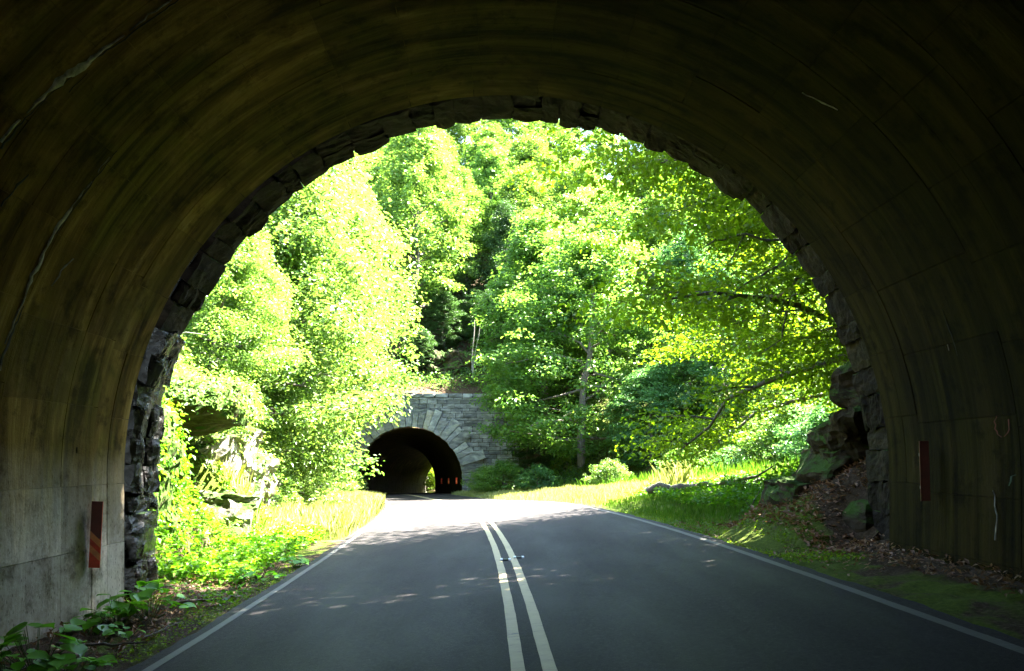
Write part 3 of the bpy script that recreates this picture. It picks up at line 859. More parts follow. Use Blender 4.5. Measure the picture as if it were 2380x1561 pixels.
# ------------------------------------------------------------------ trees
def gen_tree(seed, H, R, zb, nl, ls, lean=(0, 0), nprim=26, cl=(.9, .42), el=(5, 60), shell=.8, tr=None, sparse_top=False):
    global rng
    rng = np.random.default_rng(seed); r = rng
    tb = Tubes(); tr = tr or H * .016
    n = 9; t = np.linspace(0, 1, n)
    wob = np.cumsum(r.normal(size=(n, 2)) * .012 * H, 0); wob[0] = 0
    trunk = np.stack([wob[:, 0] + lean[0] * t ** 1.6, wob[:, 1] + lean[1] * t ** 1.6, t * H * .95 - .3], 1)
    tb.add(trunk, tr * (1.0 - .85 * t) + .012, 8)
    def at(f):
        return np.array([np.interp(f, t, trunk[:, k]) for k in range(3)])
    cents = []; 
    t0 = zb / H
    for i in range(nprim):
        f = t0 + (1 - t0) * ((i + .5 + r.uniform(-.4, .4)) / nprim) ** .85
        f = min(.985, max(t0, f)); tt = (f - t0) / (1 - t0)
        az = i * 2.39996 + r.uniform(-.4, .4)
        Lb = R * max(.22, (1 - tt ** 2.0) * (.62 + .38 * min(1, tt * 4 + .5))) * r.uniform(.72, 1.12)
        e = math.radians(el[0] + (el[1] - el[0]) * tt + r.uniform(-12, 12))
        p0 = at(f * .93)
        q = np.linspace(0, 1, 6)
        d = np.array([math.cos(az) * math.cos(e), math.sin(az) * math.cos(e), math.sin(e)])
        bend = np.cumsum(r.normal(size=(6, 3)) * .05 * Lb, 0); bend[0] = 0
        pts = p0 + d * (q[:, None] * Lb) + bend
        pts[:, 2] -= q ** 2 * Lb * .12
        r0 = tr * (1 - .8 * f) * .55
        tb.add(pts, r0 * (1 - .85 * q) + .006, 5)
        for k in range(6):
            fq = .28 + .72 * (k + r.uniform(0, 1)) / 6
            ps = np.array([np.interp(fq, q, pts[:, c]) for c in range(3)])
            az2 = az + (1 if k % 2 else -1) * r.uniform(.4, 1.2); e2 = e * .6 + r.uniform(-.3, .35)
            L2 = Lb * .42 * (1.15 - fq * .5) * r.uniform(.6, 1.2)
            d2 = np.array([math.cos(az2) * math.cos(e2), math.sin(az2) * math.cos(e2), math.sin(e2)])
            q2 = np.linspace(0, 1, 4); p2 = ps + d2 * (q2[:, None] * L2); p2[:, 2] -= q2 ** 2 * L2 * .15
            tb.add(p2, r0 * .3 * (1 - .8 * q2) + .004, 3)
            cents.append((p2[-1], 1.0)); cents.append((p2[2], .75))
        cents.append((pts[-1], 1.0))
    C = np.array([c[0] for c in cents]); S = np.array([c[1] for c in cents]) * r.uniform(.6, 1.25, len(cents))
    # leafy masses between the limbs, out at the rim of the crown
    ns = int(len(C) * shell)
    if ns:
        u_ = r.normal(size=(ns, 3)); u_ /= np.linalg.norm(u_, axis=1)[:, None]
        zt = zb + (H - zb) * (.5 + .5 * u_[:, 2]) * r.uniform(.9, 1.02, ns)
        prf = np.sqrt(np.maximum(.04, 1 - u_[:, 2] ** 2)) * (1 - .25 * u_[:, 2]) * r.uniform(.55, 1.02, ns)
        aa = np.arctan2(u_[:, 1], u_[:, 0])
        prf *= 1 + .16 * np.sin(3 * aa + seed) + .12 * np.sin(5 * aa + zt * 1.3)
        tx = np.interp(zt / H, t, trunk[:, 0]); ty = np.interp(zt / H, t, trunk[:, 1])
        C = np.concatenate([C, np.stack([tx + np.cos(aa) * prf * R * .95, ty + np.sin(aa) * prf * R * .95, zt], 1)])
        S = np.concatenate([S, r.uniform(.6, 1.3, ns)])
    which = r.choice(len(C), nl, p=S ** 1.5 / (S ** 1.5).sum())
    sc = R * .125 * S[which]
    v = r.normal(size=(nl, 3)); v /= np.linalg.norm(v, axis=1)[:, None]
    v *= (r.uniform(0, 1, nl) ** .45)[:, None]
    P = C[which] + v * np.stack([sc * cl[0] * 1.5, sc * cl[0] * 1.5, sc * cl[1] * 2.2], 1)
    P[:, 2] -= .25 * (v[:, 0] ** 2 + v[:, 1] ** 2) * sc
    N = randdir(nl, 1.0, .36)
    Nr = N + v * .75
    D = r.normal(size=(nl, 3)); D[:, 2] = -.25
    L = ls * (.55 + 1.15 * r.uniform(0, 1, nl) ** 1.6)
    return tb, (P, Nr, D, L)

PROTO = {}
def proto(key, seed, H, R, zb, nl, ls, mt, bark='bark', **kw):
    tb, (P, N, D, L) = gen_tree(seed, H, R, zb, nl, ls, **kw)
    tm = tb.mesh(key + '_trunk', M[bark])
    base = leaves_mesh(key + '_crown', P, N, D, L, L * .62, M[mt])
    PROTO[key] = dict(t=tm, H=H, c={mt: base})
def crown_mesh(key, mt):
    c = PROTO[key]['c']
    if mt not in c:
        m2 = next(iter(c.values())).copy(); m2.materials.clear(); m2.materials.append(M[mt]); c[mt] = m2
    return c[mt]

proto('broad_a', 11, 16, 6.2, 1.0, 52000, .20, 'leaf_mid', cl=(1.0, .26), el=(-5, 55))
proto('broad_b', 12, 16, 5.6, 4.6, 48000, .20, 'leaf_yellow', lean=(1.0, 0), shell=1.2)
proto('tall_c', 13, 20, 5.0, 3.0, 42000, .24, 'leaf_mid', shell=1.2)
proto('tall_d', 14, 20, 5.4, 2.0, 44000, .24, 'leaf_yellow', shell=1.4)
proto('sparse_e', 15, 20, 4.8, 7.0, 15000, .25, 'leaf_yellow', nprim=18, shell=.5)
proto('dark_f', 16, 16, 3.6, .5, 38000, .18, 'leaf_dark', cl=(.9, .4), el=(-5, 45), shell=1.0)
proto('fine_g', 17, 9, 4.6, 1.6, 80000, .085, 'leaf_lime', lean=(-1.8, 0), el=(0, 40), nprim=24, cl=(1.0, .22), shell=.6)
proto('near_h', 18, 11, 5.0, .4, 80000, .15, 'leaf_yellow', lean=(1.6, 0), el=(-15, 55), shell=1.2)
proto('canopy_j', 23, 16, 6.2, 8.6, 18000, .17, 'leaf_mid', nprim=20, cl=(.9, .4), el=(5, 45), shell=.8, lean=(-2.6, 0))
proto('canopy_k', 24, 16, 6.2, 8.0, 31000, .18, 'leaf_mid', nprim=24, cl=(.9, .4), el=(5, 45), shell=1.0, lean=(-2.6, 0))
proto('shrub_i', 19, 3.0, 1.9, .15, 10000, .12, 'leaf_mid', nprim=22, el=(10, 75), tr=.05)

def px2x(px, y): return (px - 1170) * y / F
def v2z(v, y): return EYE + (1070 - v) * y / F
def tree(key, x, y, H, mt, label, name='broadleaf_tree', cat='tree', group=None, rz=None, wid=1.0, sink=0.0, z=None, bark=None):
    z = ground(x, y) if z is None else z
    s = H / PROTO[key]['H']
    o = empty(name, (x, y, z - sink), random.uniform(0, 2 * PI) if rz is None else rz)
    o.scale = (s * wid, s * wid, s)
    tag(o, label, cat, group)
    link('trunk', PROTO[key]['t'], o); link('crown', crown_mesh(key, mt), o)
    return o

# left side, sunlit
def T(key, px, y, vtop, mt, label, **kw):
    x = px2x(px, y); g = ground(x, y); H = v2z(vtop, y) - g
    return tree(key, x, y, H, mt, label, **kw)
T('near_h', 470, 24, 520, 'leaf_yellow', 'bright yellow green tree beside the left stones of the arch, above the rock face', rz=.3, wid=1.0)
T('near_h', 560, 30, 400, 'leaf_yellow', 'sunlit low branched tree on the left bank above the ferny rocks', rz=.1, wid=.9)
T('broad_b', 640, 43, 320, 'leaf_yellow', 'large sunlit tree on the left bank leaning out over the road', rz=-.2, wid=1.0)
T('near_h', 555, 39, 640, 'leaf_yellow', 'low spreading bright tree hanging in front of the left side of the far portal', rz=.0, wid=.95)
T('broad_b', 640, 52, 250, 'leaf_yellow', 'tall pale tree behind the leaning tree on the left bank', wid=1.1)
T('near_h', 520, 36, 330, 'leaf_mid', 'tall green tree in the upper left of the opening', rz=1.2)
T('tall_c', 715, 64, 255, 'leaf_yellow', 'tall sunlit tree left of the far portal, crown towards the middle of the arch', wid=.95, rz=2)
T('tall_c', 930, 80, 270, 'leaf_yellow', 'bright tree rooted on the slope left above the far portal', wid=1.0, rz=.5)
T('near_h', 660, 58, 850, 'leaf_mid', 'low bushy tree against the left end of the far portal', rz=.4, wid=1.1)
# centre hill above the portal
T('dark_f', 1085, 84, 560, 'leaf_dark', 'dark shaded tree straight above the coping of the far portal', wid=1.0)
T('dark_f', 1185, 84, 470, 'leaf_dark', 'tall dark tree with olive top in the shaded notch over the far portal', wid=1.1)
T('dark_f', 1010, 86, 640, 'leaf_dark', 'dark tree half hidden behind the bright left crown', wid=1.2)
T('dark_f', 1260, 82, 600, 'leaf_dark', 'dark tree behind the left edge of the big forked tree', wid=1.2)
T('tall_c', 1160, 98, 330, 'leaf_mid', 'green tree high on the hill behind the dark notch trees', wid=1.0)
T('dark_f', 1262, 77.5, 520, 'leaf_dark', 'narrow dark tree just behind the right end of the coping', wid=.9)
T('tall_c', 1440, 76, 420, 'leaf_mid', 'tall tree on the slope behind the right side of the big forked tree', wid=1.1)
# right side
T('broad_a', 1352, 60, 515, 'leaf_mid', 'big forked tree with layered boughs right of the far portal', wid=1.12, rz=1.0)
T('tall_c', 1300, 68, 500, 'leaf_mid', 'tree standing close behind the big forked tree', wid=1.2)
T('tall_c', 1560, 62, 540, 'leaf_blue', 'tall blue green tree with dark trunk in the middle of the right side', wid=1.05)
T('broad_a', 1510, 56, 850, 'leaf_blue', 'low blue green tree with drooping boughs over the right verge', wid=1.25)
T('tall_c', 1690, 55, 600, 'leaf_blue', 'blue green tree in shade behind the fallen log', wid=1.1)
T('broad_a', 1775, 60, 500, 'leaf_mid', 'broad tree right of the blue green trees', wid=1.0)
T('tall_d', 1870, 50, 640, 'leaf_yellow', 'bright yellow green tree near the right stones of the arch', wid=1.0)
T('broad_b', 1950, 60, 560, 'leaf_mid', 'tree at the right edge of the opening above the rock ledge', wid=1.2)
T('tall_c', 2050, 44, 560, 'leaf_yellow', 'rightmost tree beyond the rock ledge', wid=1.2)
T('tall_c', 1420, 70, 470, 'leaf_mid', 'pale crowned tree rising behind the big forked tree', wid=1.1)
T('tall_d', 1345, 75, 450, 'leaf_mid', 'young tree at the right end of the far portal', wid=.9)
# fine leaved tree over the right jamb
tree('fine_g', 8.8, 17.2, 13.5, 'leaf_lime', 'fine leaved lime green tree overhanging from the right edge of the arch', 'overhanging_tree', z=ground(8.6, 17.2) - .2, rz=0.0, wid=.86)
tree('fine_g', 10.5, 21, 11, 'leaf_lime', 'second fine leaved tree behind the overhanging one on the right', 'overhanging_tree', rz=.5, wid=1.0)
# upper hill rows
cols = ['leaf_yellow', 'leaf_mid', 'leaf_yellow', 'leaf_mid', 'leaf_blue']
G = 'trees of the wooded hill above the far portal'
rows = [(80, 0, 520, [700, 850, 1330, 1430, 1530, 1630, 1740, 1850, 1960]), (91, 0, 440, [760, 900, 1020, 1230, 1330, 1450, 1560, 1670, 1790, 1910]), (104, 0, 350, [700, 820, 930, 1040, 1130, 1220, 1320, 1420, 1530, 1640, 1750, 1870, 2000]), (120, 0, 275, [760, 880, 990, 1090, 1170, 1260, 1340, 1440, 1540, 1650, 1770, 1900])]
words = {80: 'at the foot', 91: 'on the lower slope', 104: 'half way up the slope', 120: 'near the crest'}
for Y_, _, vt, pxs in rows:
    for i, px in enumerate(pxs):
        near_ = [p for p in pxs]
        ordn = ['first', 'second', 'third', 'fourth', 'fifth', 'sixth', 'seventh', 'eighth', 'ninth', 'tenth', 'eleventh', 'twelfth', 'thirteenth'][i]
        side = '%s from the left' % ordn
        key = ['tall_c', 'tall_d'][(i + int(Y_)) % 2]
        if 1300 <= px <= 1460 and Y_ > 100: key = 'sparse_e'
        y_ = Y_ + random.uniform(-3, 3)
        mt = 'leaf_yellow' if (px > 1250 and i % 3) or i % 2 else 'leaf_mid'
        x_ = px2x(px + random.uniform(-20, 20), y_)
        g = ground(x_, y_)
        H = min(30, max(15, v2z(vt + random.uniform(-70, 20), y_) - g))
        kind = {'tall_c': 'dense', 'tall_d': 'bright full', 'sparse_e': 'bare stemmed'}[key]
        tree(key, x_, y_, H, mt, '%s tree %s of the far hill, %s' % (kind, words[Y_], side), group=G, wid=1.3)
# beyond the far tunnel
tree('near_h', -12.6, 141, 7.5, 'leaf_yellow', 'sunlit foliage seen through the exit of the far tunnel', 'small_tree', wid=1.2)
tree('shrub_i', -12.9, 133, 4.2, 'leaf_lime', 'low green bush just beyond the exit of the far tunnel', 'shrub', 'shrub', wid=1.6)
tree('near_h', -14, 152, 13, 'leaf_mid', 'tree farthest off through the far tunnel', 'small_tree', wid=1.5)
# on the hill over the near portal (they throw the shade on the road)
for i, (x_, y_, H, side) in enumerate([(6.5, 9.6, 7.5, 'nearest the head wall'), (10.5, 12, 8, 'on the rock cut beside the arch'), (12.5, 17, 11, 'at the end of the rock cut'), (1.5, 9.0, 6.5, 'over the crown of the arch'), (13, 10, 9, 'second row')]):
    tree('tall_c', x_, y_, H, 'leaf_mid', 'shade tree over the near tunnel, %s' % side, 'small_tree', group='shade trees over the near tunnel', wid=1.5)

tree('canopy_j', 5.0, 9.7, 9, 'leaf_mid', 'unseen wide low tree over the near arch, added for its shade', 'added_shade_tree', wid=1.6, rz=-.9)  # this and the next two: unseen trees added for the shade they cast
tree('canopy_k', 9.0, 12.2, 17, 'leaf_mid', 'unseen tall leaning tree on the rock cut, added to shade the left wall', 'added_shade_tree', wid=1.05, rz=0, sink=2.6)
tree('canopy_j', 9.9, 18.6, 17.5, 'leaf_mid', 'unseen tall leaning tree past the rock cut, added to shade the left bank', 'added_shade_tree', wid=1.05, rz=0.0)

# understory shrubs
tree('dark_f', px2x(1222, 66), 66, 5.5, 'leaf_dark', 'dark bush filling the corner beyond the right end of the far portal', 'bush', 'bush', wid=1.6)
GS = 'shrubs along the foot of the right trees'
for i, (px, y_, H) in enumerate([(1130, 62, 2.2), (1170, 58, 2.6), (1250, 55, 2.0), (1420, 47, 1.8), (1600, 44, 2.2), (1700, 40, 1.7), (1800, 38, 2.8), (1880, 35, 3.4), (1950, 30, 3.2)]):
    lab = ['small shrub at the right foot of the far portal', 'pale leaved shrub right of the far portal', 'low shrub below the big forked tree on its left', 'low shrub below the big forked tree on its right', 'shrub below the blue green trees', 'small bush behind the fallen log', 'bush right of the fallen log', 'tall bush left of the rock ledge', 'bush close behind the rock ledge'][i]
    tree('shrub_i', px2x(px, y_), y_, H, ['leaf_yellow', 'leaf_mid', 'leaf_blue'][i % 3], lab, 'shrub', 'shrub', GS, wid=1.2)
for i, (px, y_, H) in enumerate([(640, 33, 1.6), (700, 38, 2.2), (745, 46, 2.6), (790, 60, 2.4), (500, 20.5, 1.3), (590, 27, 1.7), (430, 17, 1.2)]):
    lab = ['sunlit shrub at the far end of the left rock face', 'sunlit shrub behind the left tall grass', 'bush on the left verge under the spreading tree', 'bush at the left foot of the far portal', 'small bush on top of the left rock face', 'bush over the right end of the left rock face', 'small bush beside the left arch stones'][i]
    tree('shrub_i', px2x(px, y_), y_, H, 'leaf_yellow', lab, 'shrub', 'shrub', 'shrubs on the sunlit left bank', wid=1.3)
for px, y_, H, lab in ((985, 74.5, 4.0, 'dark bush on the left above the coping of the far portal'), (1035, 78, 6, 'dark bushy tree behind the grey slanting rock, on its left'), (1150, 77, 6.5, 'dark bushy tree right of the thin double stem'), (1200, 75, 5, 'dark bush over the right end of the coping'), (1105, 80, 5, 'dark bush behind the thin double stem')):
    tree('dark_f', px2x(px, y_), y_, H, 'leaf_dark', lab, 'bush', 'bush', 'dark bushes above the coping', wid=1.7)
# thin double stem above the coping
tb = Tubes()
for dx_, top in ((0, 5.6), (.35, 5.2)):
    q = np.linspace(0, 1, 7)
    tb.add(np.stack([dx_ * q * 1.5 - .12 * np.sin(q * 5), 0 * q, q * top], 1), .07 * (1 - .7 * q) + .01, 6)
o = tag(link('sapling', tb.mesh('sapling', M['bark_pale']), None, (px2x(1100, 73), 73, ground(px2x(1100, 73), 73) - .1)), 'thin pale double stem standing behind the coping of the far portal', 'sapling')

# ------------------------------------------------------------------ rocks
def outcrop(name, label, loc, dims, nseg, rough, m, seed, rz=0, rx=0, cat='rock', strata=.06, group=None):
    me = rock_block(name, seed, dims, tuple(int(q * 2.2) for q in nseg), rough, m, strata=strata * .5, round_=.30, big=True)
    o = link(name, me, None, loc, (rx, 0, rz)); tag(o, label, cat, group); return o
# left rock face beyond the arch
M['rock_mossy'] = stone_mat('mossy_rock', [(.018, .013, .008), (.05, .036, .022), (.11, .08, .055)], moss=1.5, scale=1.2)
HUMP = outcrop('rock_outcrop', 'mossy rock hump right behind the left arch stones', (-6.75, 13.2, 1.2), (1.7, 2.6, 3.4), (10, 12, 16), .26, M['rock_mossy'], 3, .15)
ROOF = outcrop('rock_outcrop', 'overhanging roof rock above the dark hollow in the left rock face', (-7.15, 17.3, 2.75), (2.7, 3.6, .9), (12, 12, 7), .22, M['rock_mossy'], 5, .1)
outcrop('rock_outcrop', 'dark back wall of the hollow in the left rock face', (-8.7, 17.8, 1.2), (1.2, 3.6, 3.4), (8, 10, 10), .3, M['rock_dark'], 6, .1)
SLAB = outcrop('rock_outcrop', 'pale sunlit rock slab of the left rock face', (-7.9, 20.6, .9), (2.2, 3.4, 3.2), (12, 14, 14), .40, M['rock'], 8, -.25)
outcrop('rock_outcrop', 'low pale boulder at the foot of the left rock face', (-6.9, 19.0, .1), (1.3, 1.6, 1.2), (9, 9, 8), .28, M['rock'], 9, .4)
UPPER = outcrop('rock_outcrop', 'sunlit upper ledge of the left rock face under the bushes', (-9.4, 20.5, 2.9), (2.6, 4.0, 1.8), (12, 14, 10), .45, M['rock'], 10, -.1)
LAST = outcrop('rock_outcrop', 'last broken rock of the left rock face before the tall grass', (-8.6, 24.2, .6), (2.2, 3.0, 2.2), (10, 12, 10), .38, M['rock'], 12, -.3)
# right ledge
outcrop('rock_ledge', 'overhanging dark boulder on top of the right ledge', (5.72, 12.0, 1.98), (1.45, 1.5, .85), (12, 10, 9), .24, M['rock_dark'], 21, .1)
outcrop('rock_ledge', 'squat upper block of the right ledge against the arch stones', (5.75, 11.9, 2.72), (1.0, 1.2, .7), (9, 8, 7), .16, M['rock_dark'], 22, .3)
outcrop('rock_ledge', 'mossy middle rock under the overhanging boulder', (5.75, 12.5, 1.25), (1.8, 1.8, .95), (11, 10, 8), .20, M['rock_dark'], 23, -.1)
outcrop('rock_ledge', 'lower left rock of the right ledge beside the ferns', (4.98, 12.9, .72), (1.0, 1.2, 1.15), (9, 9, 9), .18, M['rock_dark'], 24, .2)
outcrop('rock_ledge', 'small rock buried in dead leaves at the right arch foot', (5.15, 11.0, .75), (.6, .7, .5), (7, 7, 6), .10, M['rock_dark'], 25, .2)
# shaded rock above the portal
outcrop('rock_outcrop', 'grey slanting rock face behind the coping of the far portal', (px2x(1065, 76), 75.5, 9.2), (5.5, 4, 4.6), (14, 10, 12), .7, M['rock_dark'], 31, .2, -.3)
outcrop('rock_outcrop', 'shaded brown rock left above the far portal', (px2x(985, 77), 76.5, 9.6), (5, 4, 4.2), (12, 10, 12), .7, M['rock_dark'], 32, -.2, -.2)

# ------------------------------------------------------------------ ground cover
def scatter(n, fx, ys):
    y = rng.uniform(ys[0], ys[1], n); x = fx(y, rng.uniform(0, 1, n)); return x, y
def surf(x, y):
    inside = y < 10.4
    z = np.where(inside, roadz(x, y) + .02 + .12 * sstep(4.2, 5., np.abs(x - CX(y))), ground_np(x, np.maximum(y, 10.42)))
    off = sstep(3.6, 6, np.abs(x - CX(y))) * (~inside)
    return z + lumps(x, y, .12) * off
rng = np.random.default_rng(99)
def grass(name, label, n, fx, ys, h, w, mt, lean=.35, cat='grass', clump=0.0):
    x, y = scatter(n, fx, ys)
    z = surf(x, y)
    hh = h[0] + (h[1] - h[0]) * rng.uniform(0, 1, n) ** 1.5
    hh = hh * (.65 + .5 * (np.sin(x * 2.7 + 1.3 * y) * .5 + .5))
    az = rng.uniform(0, 2 * PI, n)
    dx, dy = np.cos(az), np.sin(az)
    ln = lean * hh * rng.uniform(.2, 1.2, n)
    P = np.stack([x, y, z], 1); S = np.stack([-dy, dx, 0 * x], 1) * (w * rng.uniform(.6, 1.3, n))[:, None]
    Dm = np.stack([dx * ln * .35, dy * ln * .35, hh * .6], 1); Dt = np.stack([dx * ln, dy * ln, hh], 1)
    V = np.stack([P - S * .5, P + S * .5, P + Dm + S * .4, P + Dt, P + Dm - S * .4], 1).reshape(-1, 3)
    i = np.arange(n)[:, None] * 5
    me = bpy.data.meshes.new(name)
    q = np.concatenate([i + np.array([[0, 1, 2, 3, 4]])], 0)
    me = np_mesh(name, V, q, M[mt])
    return tag(link(name, me), label, cat, kind='stuff')
lf = lambda a, b: (lambda y, t: CX(y) - (a + (b - a) * t))
rf = lambda a, b: (lambda y, t: CX(y) + (a + (b - a) * t))
grass('tall_grass', 'tall pale sunlit grass on the left verge', 110000, lf(3.5, 9.5), (19, 69), (.12, .6), .009, 'grass')
grass('tall_grass', 'pale sunlit grass along the right verge before the trees', 80000, rf(3.5, 10), (24, 68), (.06, .38), .010, 'grass')
grass('short_grass', 'short green grass on the right verge near the road', 36000, (lambda y, t: CX(y) + 3.65 + 5 * t ** .8 + .5 * np.maximum(0, 15.5 - y)), (13.2, 34), (.05, .24), .009, 'grass_short')
grass('forest_floor_growth', 'green undergrowth below the right trees', 26000, rf(9, 24), (26, 66), (.2, .8), .04, 'grass_short')
grass('bank_growth', 'sunlit growth hanging on the left bank', 20000, lf(6.4, 11), (20.5, 40), (.12, .5), .03, 'grass')
grass('grass_tuft', 'tall grass tuft behind the fallen log', 160, lambda y, t: px2x(1555, 27) + (t - .5) * 1.6, (26.3, 27.6), (.7, 1.15), .035, 'grass', .5)

def herb(name, label, n, fx, ys, hmax, ls, mt, cat='plants', hump=None):
    x, y = scatter(n, fx, ys); z = surf(x, y)
    m = .35 + .65 * (.5 + .5 * np.sin(x * 3.3 + y * 1.9) * np.sin(y * 2.7 - x * 1.1 + 1))
    top = hmax * m
    hz = top * (rng.uniform(0, 1, n) ** .5)
    if hump: z = np.maximum(z, hump + .35 * np.sin(x * 2 + y) - .15 * (x + 8.3) ** 2)
    P = np.stack([x, y, z + hz], 1)
    N = randdir(n, 1.1, .5); D = rng.normal(size=(n, 3)); D[:, 2] = -.1
    L = ls * rng.uniform(.5, 1.3, n)
    me = leaves_mesh(name, P, N, D, L, L * .75, M[mt])
    return tag(link(name, me), label, cat, kind='stuff')
herb('herb_patch', 'low green leafy plants at the foot of the left rocks', 15000, lf(4.0, 6.6), (11.6, 21), .42, .10, 'herb')
herb('herb_patch', 'sparse seedlings in the dark litter beside the left arch stones', 420, lf(3.6, 5.2), (9.6, 12.2), .10, .075, 'herb')
herb('vine_cover', 'mossy green cover on the hump behind the left arch stones', 9000, lambda y, t: -6.0 - 1.1 * t, (11.2, 14.9), 1.9, .09, 'herb')
herb('vine_cover', 'sunlit vines draped over the left rock face', 18000, lambda y, t: -7.0 - 3.6 * t, (18.3, 28), 1.2, .10, 'leaf_yellow')
herb('vine_cover', 'sunlit vines hanging from the roof rock over the dark hollow', 3500, lambda y, t: -7.9 - 2.2 * t, (14.6, 19), .4, .10, 'leaf_yellow', hump=3.3)
herb('herb_patch', 'bright leafy plants on the right verge round the fallen log', 15000, rf(4.9, 9.2), (16, 26), .42, .11, 'herb')
herb('fern_patch', 'feathery green ferns left of the right rock ledge', 9000, lambda y, t: 4.5 + 2.6 * t + (y - 14) * .1, (13.4, 17.5), .75, .085, 'herb')
herb('moss_tufts', 'green moss tufts along the right road edge', 7000, rf(3.38, 4.35), (9.5, 21), .02, .04, 'leaf_lime')
herb('moss_tufts', 'green moss tufts along the left road edge', 1800, lf(3.45, 3.95), (7, 15), .02, .035, 'leaf_lime')

def dress(o, name, label, n, ls, mt, up=-.2, lift=.05, keep=1.0):
    """leafy growth rooted on a rock"""
    me = o.data; nv = len(me.vertices)
    co = np.empty(nv * 3, np.float32); me.vertices.foreach_get('co', co); co = co.reshape(-1, 3)
    no = np.empty(nv * 3, np.float32); me.vertices.foreach_get('normal', no); no = no.reshape(-1, 3)
    Mx = np.array(Matrix.LocRotScale(o.location, o.rotation_euler, o.scale))
    P = co @ Mx[:3, :3].T + Mx[:3, 3]; N = no @ Mx[:3, :3].T
    patch = np.sin(P[:, 0] * 2.3 + P[:, 2] * 3.1) * np.sin(P[:, 1] * 2.1 - P[:, 2] * 1.7 + 1)
    ok = np.where((N[:, 2] > up) & (patch < keep * 2 - 1))[0]
    k = rng.choice(ok, n)
    Q = P[k] + N[k] * rng.uniform(.0, lift * 3, n)[:, None] + rng.normal(size=(n, 3)) * .10
    NN = N[k] * .8 + randdir(n, .8, .5); D = rng.normal(size=(n, 3)); D[:, 2] -= .9
    L = ls * rng.uniform(.5, 1.4, n)
    tag(link(name, leaves_mesh(name, Q, NN, D, L, L * .6, M[mt])), label, 'plants', kind='stuff')
dress(HUMP, 'rock_growth', 'green growth covering the hump behind the left arch stones', 5200, .10, 'herb', -.6)
dress(ROOF, 'rock_growth', 'sunlit growth on the roof rock over the hollow', 4200, .10, 'leaf_yellow', -.3)
dress(SLAB, 'rock_growth', 'patchy sunlit growth on the pale rock slab', 2600, .10, 'leaf_yellow', 0, keep=.75)
dress(UPPER, 'rock_growth', 'sunlit growth on the upper ledge of the left rocks', 3600, .11, 'leaf_yellow', -.4)
dress(LAST, 'rock_growth', 'growth on the last broken rock of the left face', 1700, .10, 'leaf_yellow', .1, keep=.8)
herb('coping_plants', 'small leafy plants growing on the edge above the coping', 2600, lambda y, t: -14 + 15 * t, (71.0, 73.6), .75, .17, 'leaf_mid')
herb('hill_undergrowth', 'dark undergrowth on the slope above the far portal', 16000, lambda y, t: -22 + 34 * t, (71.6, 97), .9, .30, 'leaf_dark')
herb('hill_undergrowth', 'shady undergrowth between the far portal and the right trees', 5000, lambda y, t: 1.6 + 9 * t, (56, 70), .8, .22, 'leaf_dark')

def litter(name, label, n, fx, ys, ls=.09):
    x, y = scatter(n, fx, ys); z = surf(x, y) + rng.uniform(.0, .035, n)
    N = randdir(n, 1.0, .45); D = rng.normal(size=(n, 3))
    L = ls * rng.uniform(.4, 1.3, n)
    me = leaves_mesh(name, np.stack([x, y, z], 1), N, D, L, L * .5, M['litter'], fold=.35, droop=-.1)
    return tag(link(name, me), label, 'dead leaves', kind='stuff')
litter('leaf_litter', 'brown dead leaves heaped on the slope at the right arch foot', 9500, rf(4.1, 7.5), (10.3, 14.5))
litter('leaf_litter', 'brown dead leaves along the foot of the right tunnel wall', 900, rf(4.25, 4.7), (5.5, 10.5), .07)
litter('leaf_litter', 'thin scatter of dead leaves beyond the right road edge', 500, rf(3.5, 4.4), (8.5, 16), .06)
litter('leaf_litter', 'dark dead leaves and twigs on the soil at the left tunnel foot', 2600, lf(3.75, 5.6), (5.2, 13.5), .07)

# fallen log and sticks
def stick(name, label, pts, r0, m='bark', cat='stick', group=None, subs=()):
    tb = Tubes(); pts = np.array(pts, float)
    t = np.linspace(0, 1, len(pts)); q = np.linspace(0, 1, 12)
    P = np.stack([np.interp(q, t, pts[:, k]) for k in range(3)], 1) + rng.normal(size=(12, 3)) * r0 * .35
    tb.add(P, r0 * (1 - .6 * q) * (1 + .15 * rng.normal(size=12)), 7)
    for s in subs: 
        s = np.array(s, float); qs = np.linspace(0, 1, 5); ts = np.linspace(0, 1, len(s))
        tb.add(np.stack([np.interp(qs, ts, s[:, k]) for k in range(3)], 1), r0 * .45 * (1 - .7 * qs), 5)
    return tag(link(name, tb.mesh(name, M[m])), label, cat, group)
def gp(px, y, dz=0.0):
    x = px2x(px, y); return (x, y, float(surf(np.array([x]), np.array([y]))[0]) + dz)
a, b_ = gp(1505, 22.5, .28), gp(1800, 21.5, .34)
stick('fallen_log', 'long fallen log lying in the leafy plants of the right verge', [a, gp(1650, 22.2, .33), b_], .14, cat='log', subs=[(gp(1700, 22, .35), gp(1760, 21.4, .55), gp(1800, 21.0, .85))])
stick('fallen_branch', 'forked twig standing up out of the plants left of the leaf slope', [gp(1752, 14.2, .0), gp(1745, 14.2, .3), gp(1765, 14.1, .6)], .018, group='fallen branches', subs=[(gp(1745, 14.2, .3), gp(1725, 14.2, .5))])
stick('fallen_branch', 'pale bare stick poking out of the right leaf litter', [gp(2015, 10.9, .02), gp(2022, 10.8, .3)], .012, 'bark_pale', group='fallen branches')
stick('fallen_branch', 'curved branch on the soil right of the left arch stones', [gp(395, 9.9, .03), gp(450, 10.0, .07), gp(520, 10.1, .03), gp(560, 10.6, .05)], .028, group='fallen branches')
stick('fallen_branch', 'long dark stick lying across the left shoulder near the camera', [gp(130, 7.6, .05), gp(250, 7.6, .06), gp(340, 7.7, .03)], .02, group='fallen branches')
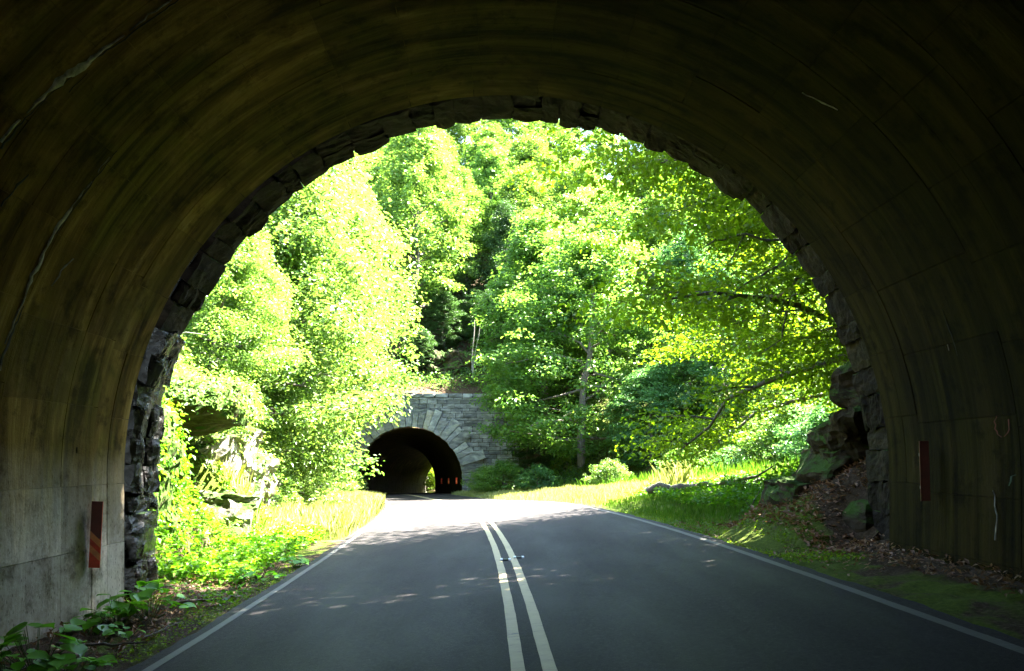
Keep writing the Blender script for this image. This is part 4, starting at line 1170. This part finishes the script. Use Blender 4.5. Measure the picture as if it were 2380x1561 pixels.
stick('fallen_branch', 'arched dark root below the left concrete wall', [gp(150, 8.0, .04), gp(210, 8.2, .12), gp(280, 8.4, .03)], .022, group='fallen branches')
stick('fallen_branch', 'thin twig near the left road edge beside the broad leaved plants', [gp(330, 7.9, .03), gp(420, 8.7, .04)], .011, group='fallen branches')
stick('fallen_branch', 'dark stub of wood between the left litter and the herb patch', [gp(560, 12.2, .04), gp(610, 12.3, .07)], .045, group='fallen branches')
stick('fallen_branch', 'thin stick lying beside the left road edge past the arch', [gp(690, 13.5, .04), gp(760, 14.2, .05)], .016, group='fallen branches')
stick('fallen_branch', 'bare pale branch sticking out over the left rock face', [(-8.6, 19, 4.2), (-7.6, 18.6, 4.6), (-7.0, 18.4, 4.5)], .02, 'bark_pale', group='fallen branches')
def boughs():
    for i, (pts, lab) in enumerate([([(1835, 590, 15.2), (1800, 625, 15.0), (1740, 655, 14.9), (1690, 690, 14.8)], 'dark bare bough hanging in from the right edge of the arch'),
                     ([(1850, 640, 15.4), (1830, 720, 15.3), (1815, 790, 15.2)], 'thin hanging twig right of the dark bare bough'),
                     ([(1790, 560, 15.3), (1730, 545, 15.2), (1660, 560, 15.1)], 'thin bough above the dark bare bough')]):
        P = [(px2x(u, y), y, v2z(v, y)) for u, v, y in pts]
        P = [(px2x(2150, 16), 16, P[0][2] + .4)] + P
        subs = [(P[2], (P[2][0] - .3, P[2][1], P[2][2] - .6)), (P[3], (P[3][0] - .5, P[3][1], P[3][2] - .35))]
        stick('bare_bough', lab, P, .035, subs=subs, cat='bough', group='bare boughs at the right edge')
boughs()

# foreground broad leaved plants: every leaf its own part
def leafshape(seed):
    r = random.Random(seed); V = [(0, 0, 0)]; n = 6
    prof_ = [(.08, .34), (.28, .50), (.5, .50), (.74, .34), (.92, .13)]
    for (y, w) in prof_: V += [(-w, y, .10 * w + r.uniform(-.02, .02)), (0, y, -.10 * y * y), (w, y, .10 * w + r.uniform(-.02, .02))]
    V.append((0, 1.05, -.16))
    Fc = [(0, 2, 1), (0, 3, 2)]
    for i in range(4):
        a_ = 1 + 3 * i; Fc += [(a_, a_ + 1, a_ + 4, a_ + 3), (a_ + 1, a_ + 2, a_ + 5, a_ + 4)]
    Fc += [(13, 14, 16), (14, 15, 16)]
    return np_mesh('broad_leaf', V, Fc, M['big_leaf'], True)
LV = [leafshape(i) for i in range(5)]
M['stem'] = flat_mat('green_stem', (.07, .12, .03))
def broad_plant(px, y, n, hgt, spread, ls, label):
    x, yy, z = gp(px, y)
    t = tag(empty('broad_leaved_plant', (x, yy, z)), label, 'plant', 'broad leaved plants at the left tunnel wall')
    tb = Tubes()
    for i in range(n):
        az = random.uniform(0, 2 * PI); rr = spread * math.sqrt(random.uniform(.02, 1))
        h = hgt * (1 - .55 * (rr / spread) ** 2) * random.uniform(.55, 1.1)
        p = np.array([math.cos(az) * rr, math.sin(az) * rr, h])
        q = np.linspace(0, 1, 4)[:, None]
        tb.add(np.array([p[0] * .3, p[1] * .3, 0]) * (1 - q) + p * q, np.array([.006, .005, .004, .003]), 4)
        o = link('leaf', random.choice(LV), t, p)
        s = ls * random.uniform(.6, 1.2)
        o.scale = (s, s, s)
        o.rotation_euler = (random.uniform(-.5, .2), random.uniform(-.35, .35), az - PI / 2 + random.uniform(-.8, .8))
    link('stems', tb.mesh('stems', M['stem']), t)
broad_plant(15, 6.5, 26, .30, .30, .17, 'broad leaved plant cut by the lower left corner of the picture')
broad_plant(85, 6.9, 26, .42, .34, .20, 'largest broad leaved clump at the bottom left')
broad_plant(165, 6.5, 26, .22, .28, .16, 'low broad leaved clump right of the largest one at the bottom left')
broad_plant(215, 8.3, 18, .24, .24, .14, 'small broad leaved plant halfway along the foot of the left wall')
broad_plant(275, 8.8, 22, .34, .28, .16, 'bushy broad leaved plant below the left arch stones')
broad_plant(345, 9.2, 30, .44, .36, .18, 'tallest broad leaved plant in front of the left arch stones')
broad_plant(300, 8.2, 10, .14, .2, .11, 'small low plant on the soil before the tallest broad leaved plant')
broad_plant(600, 12.0, 26, .22, .36, .13, 'leafy plant at the near tip of the left herb patch')
broad_plant(690, 13.6, 20, .30, .22, .13, 'upright leafy plant beside the left road edge')
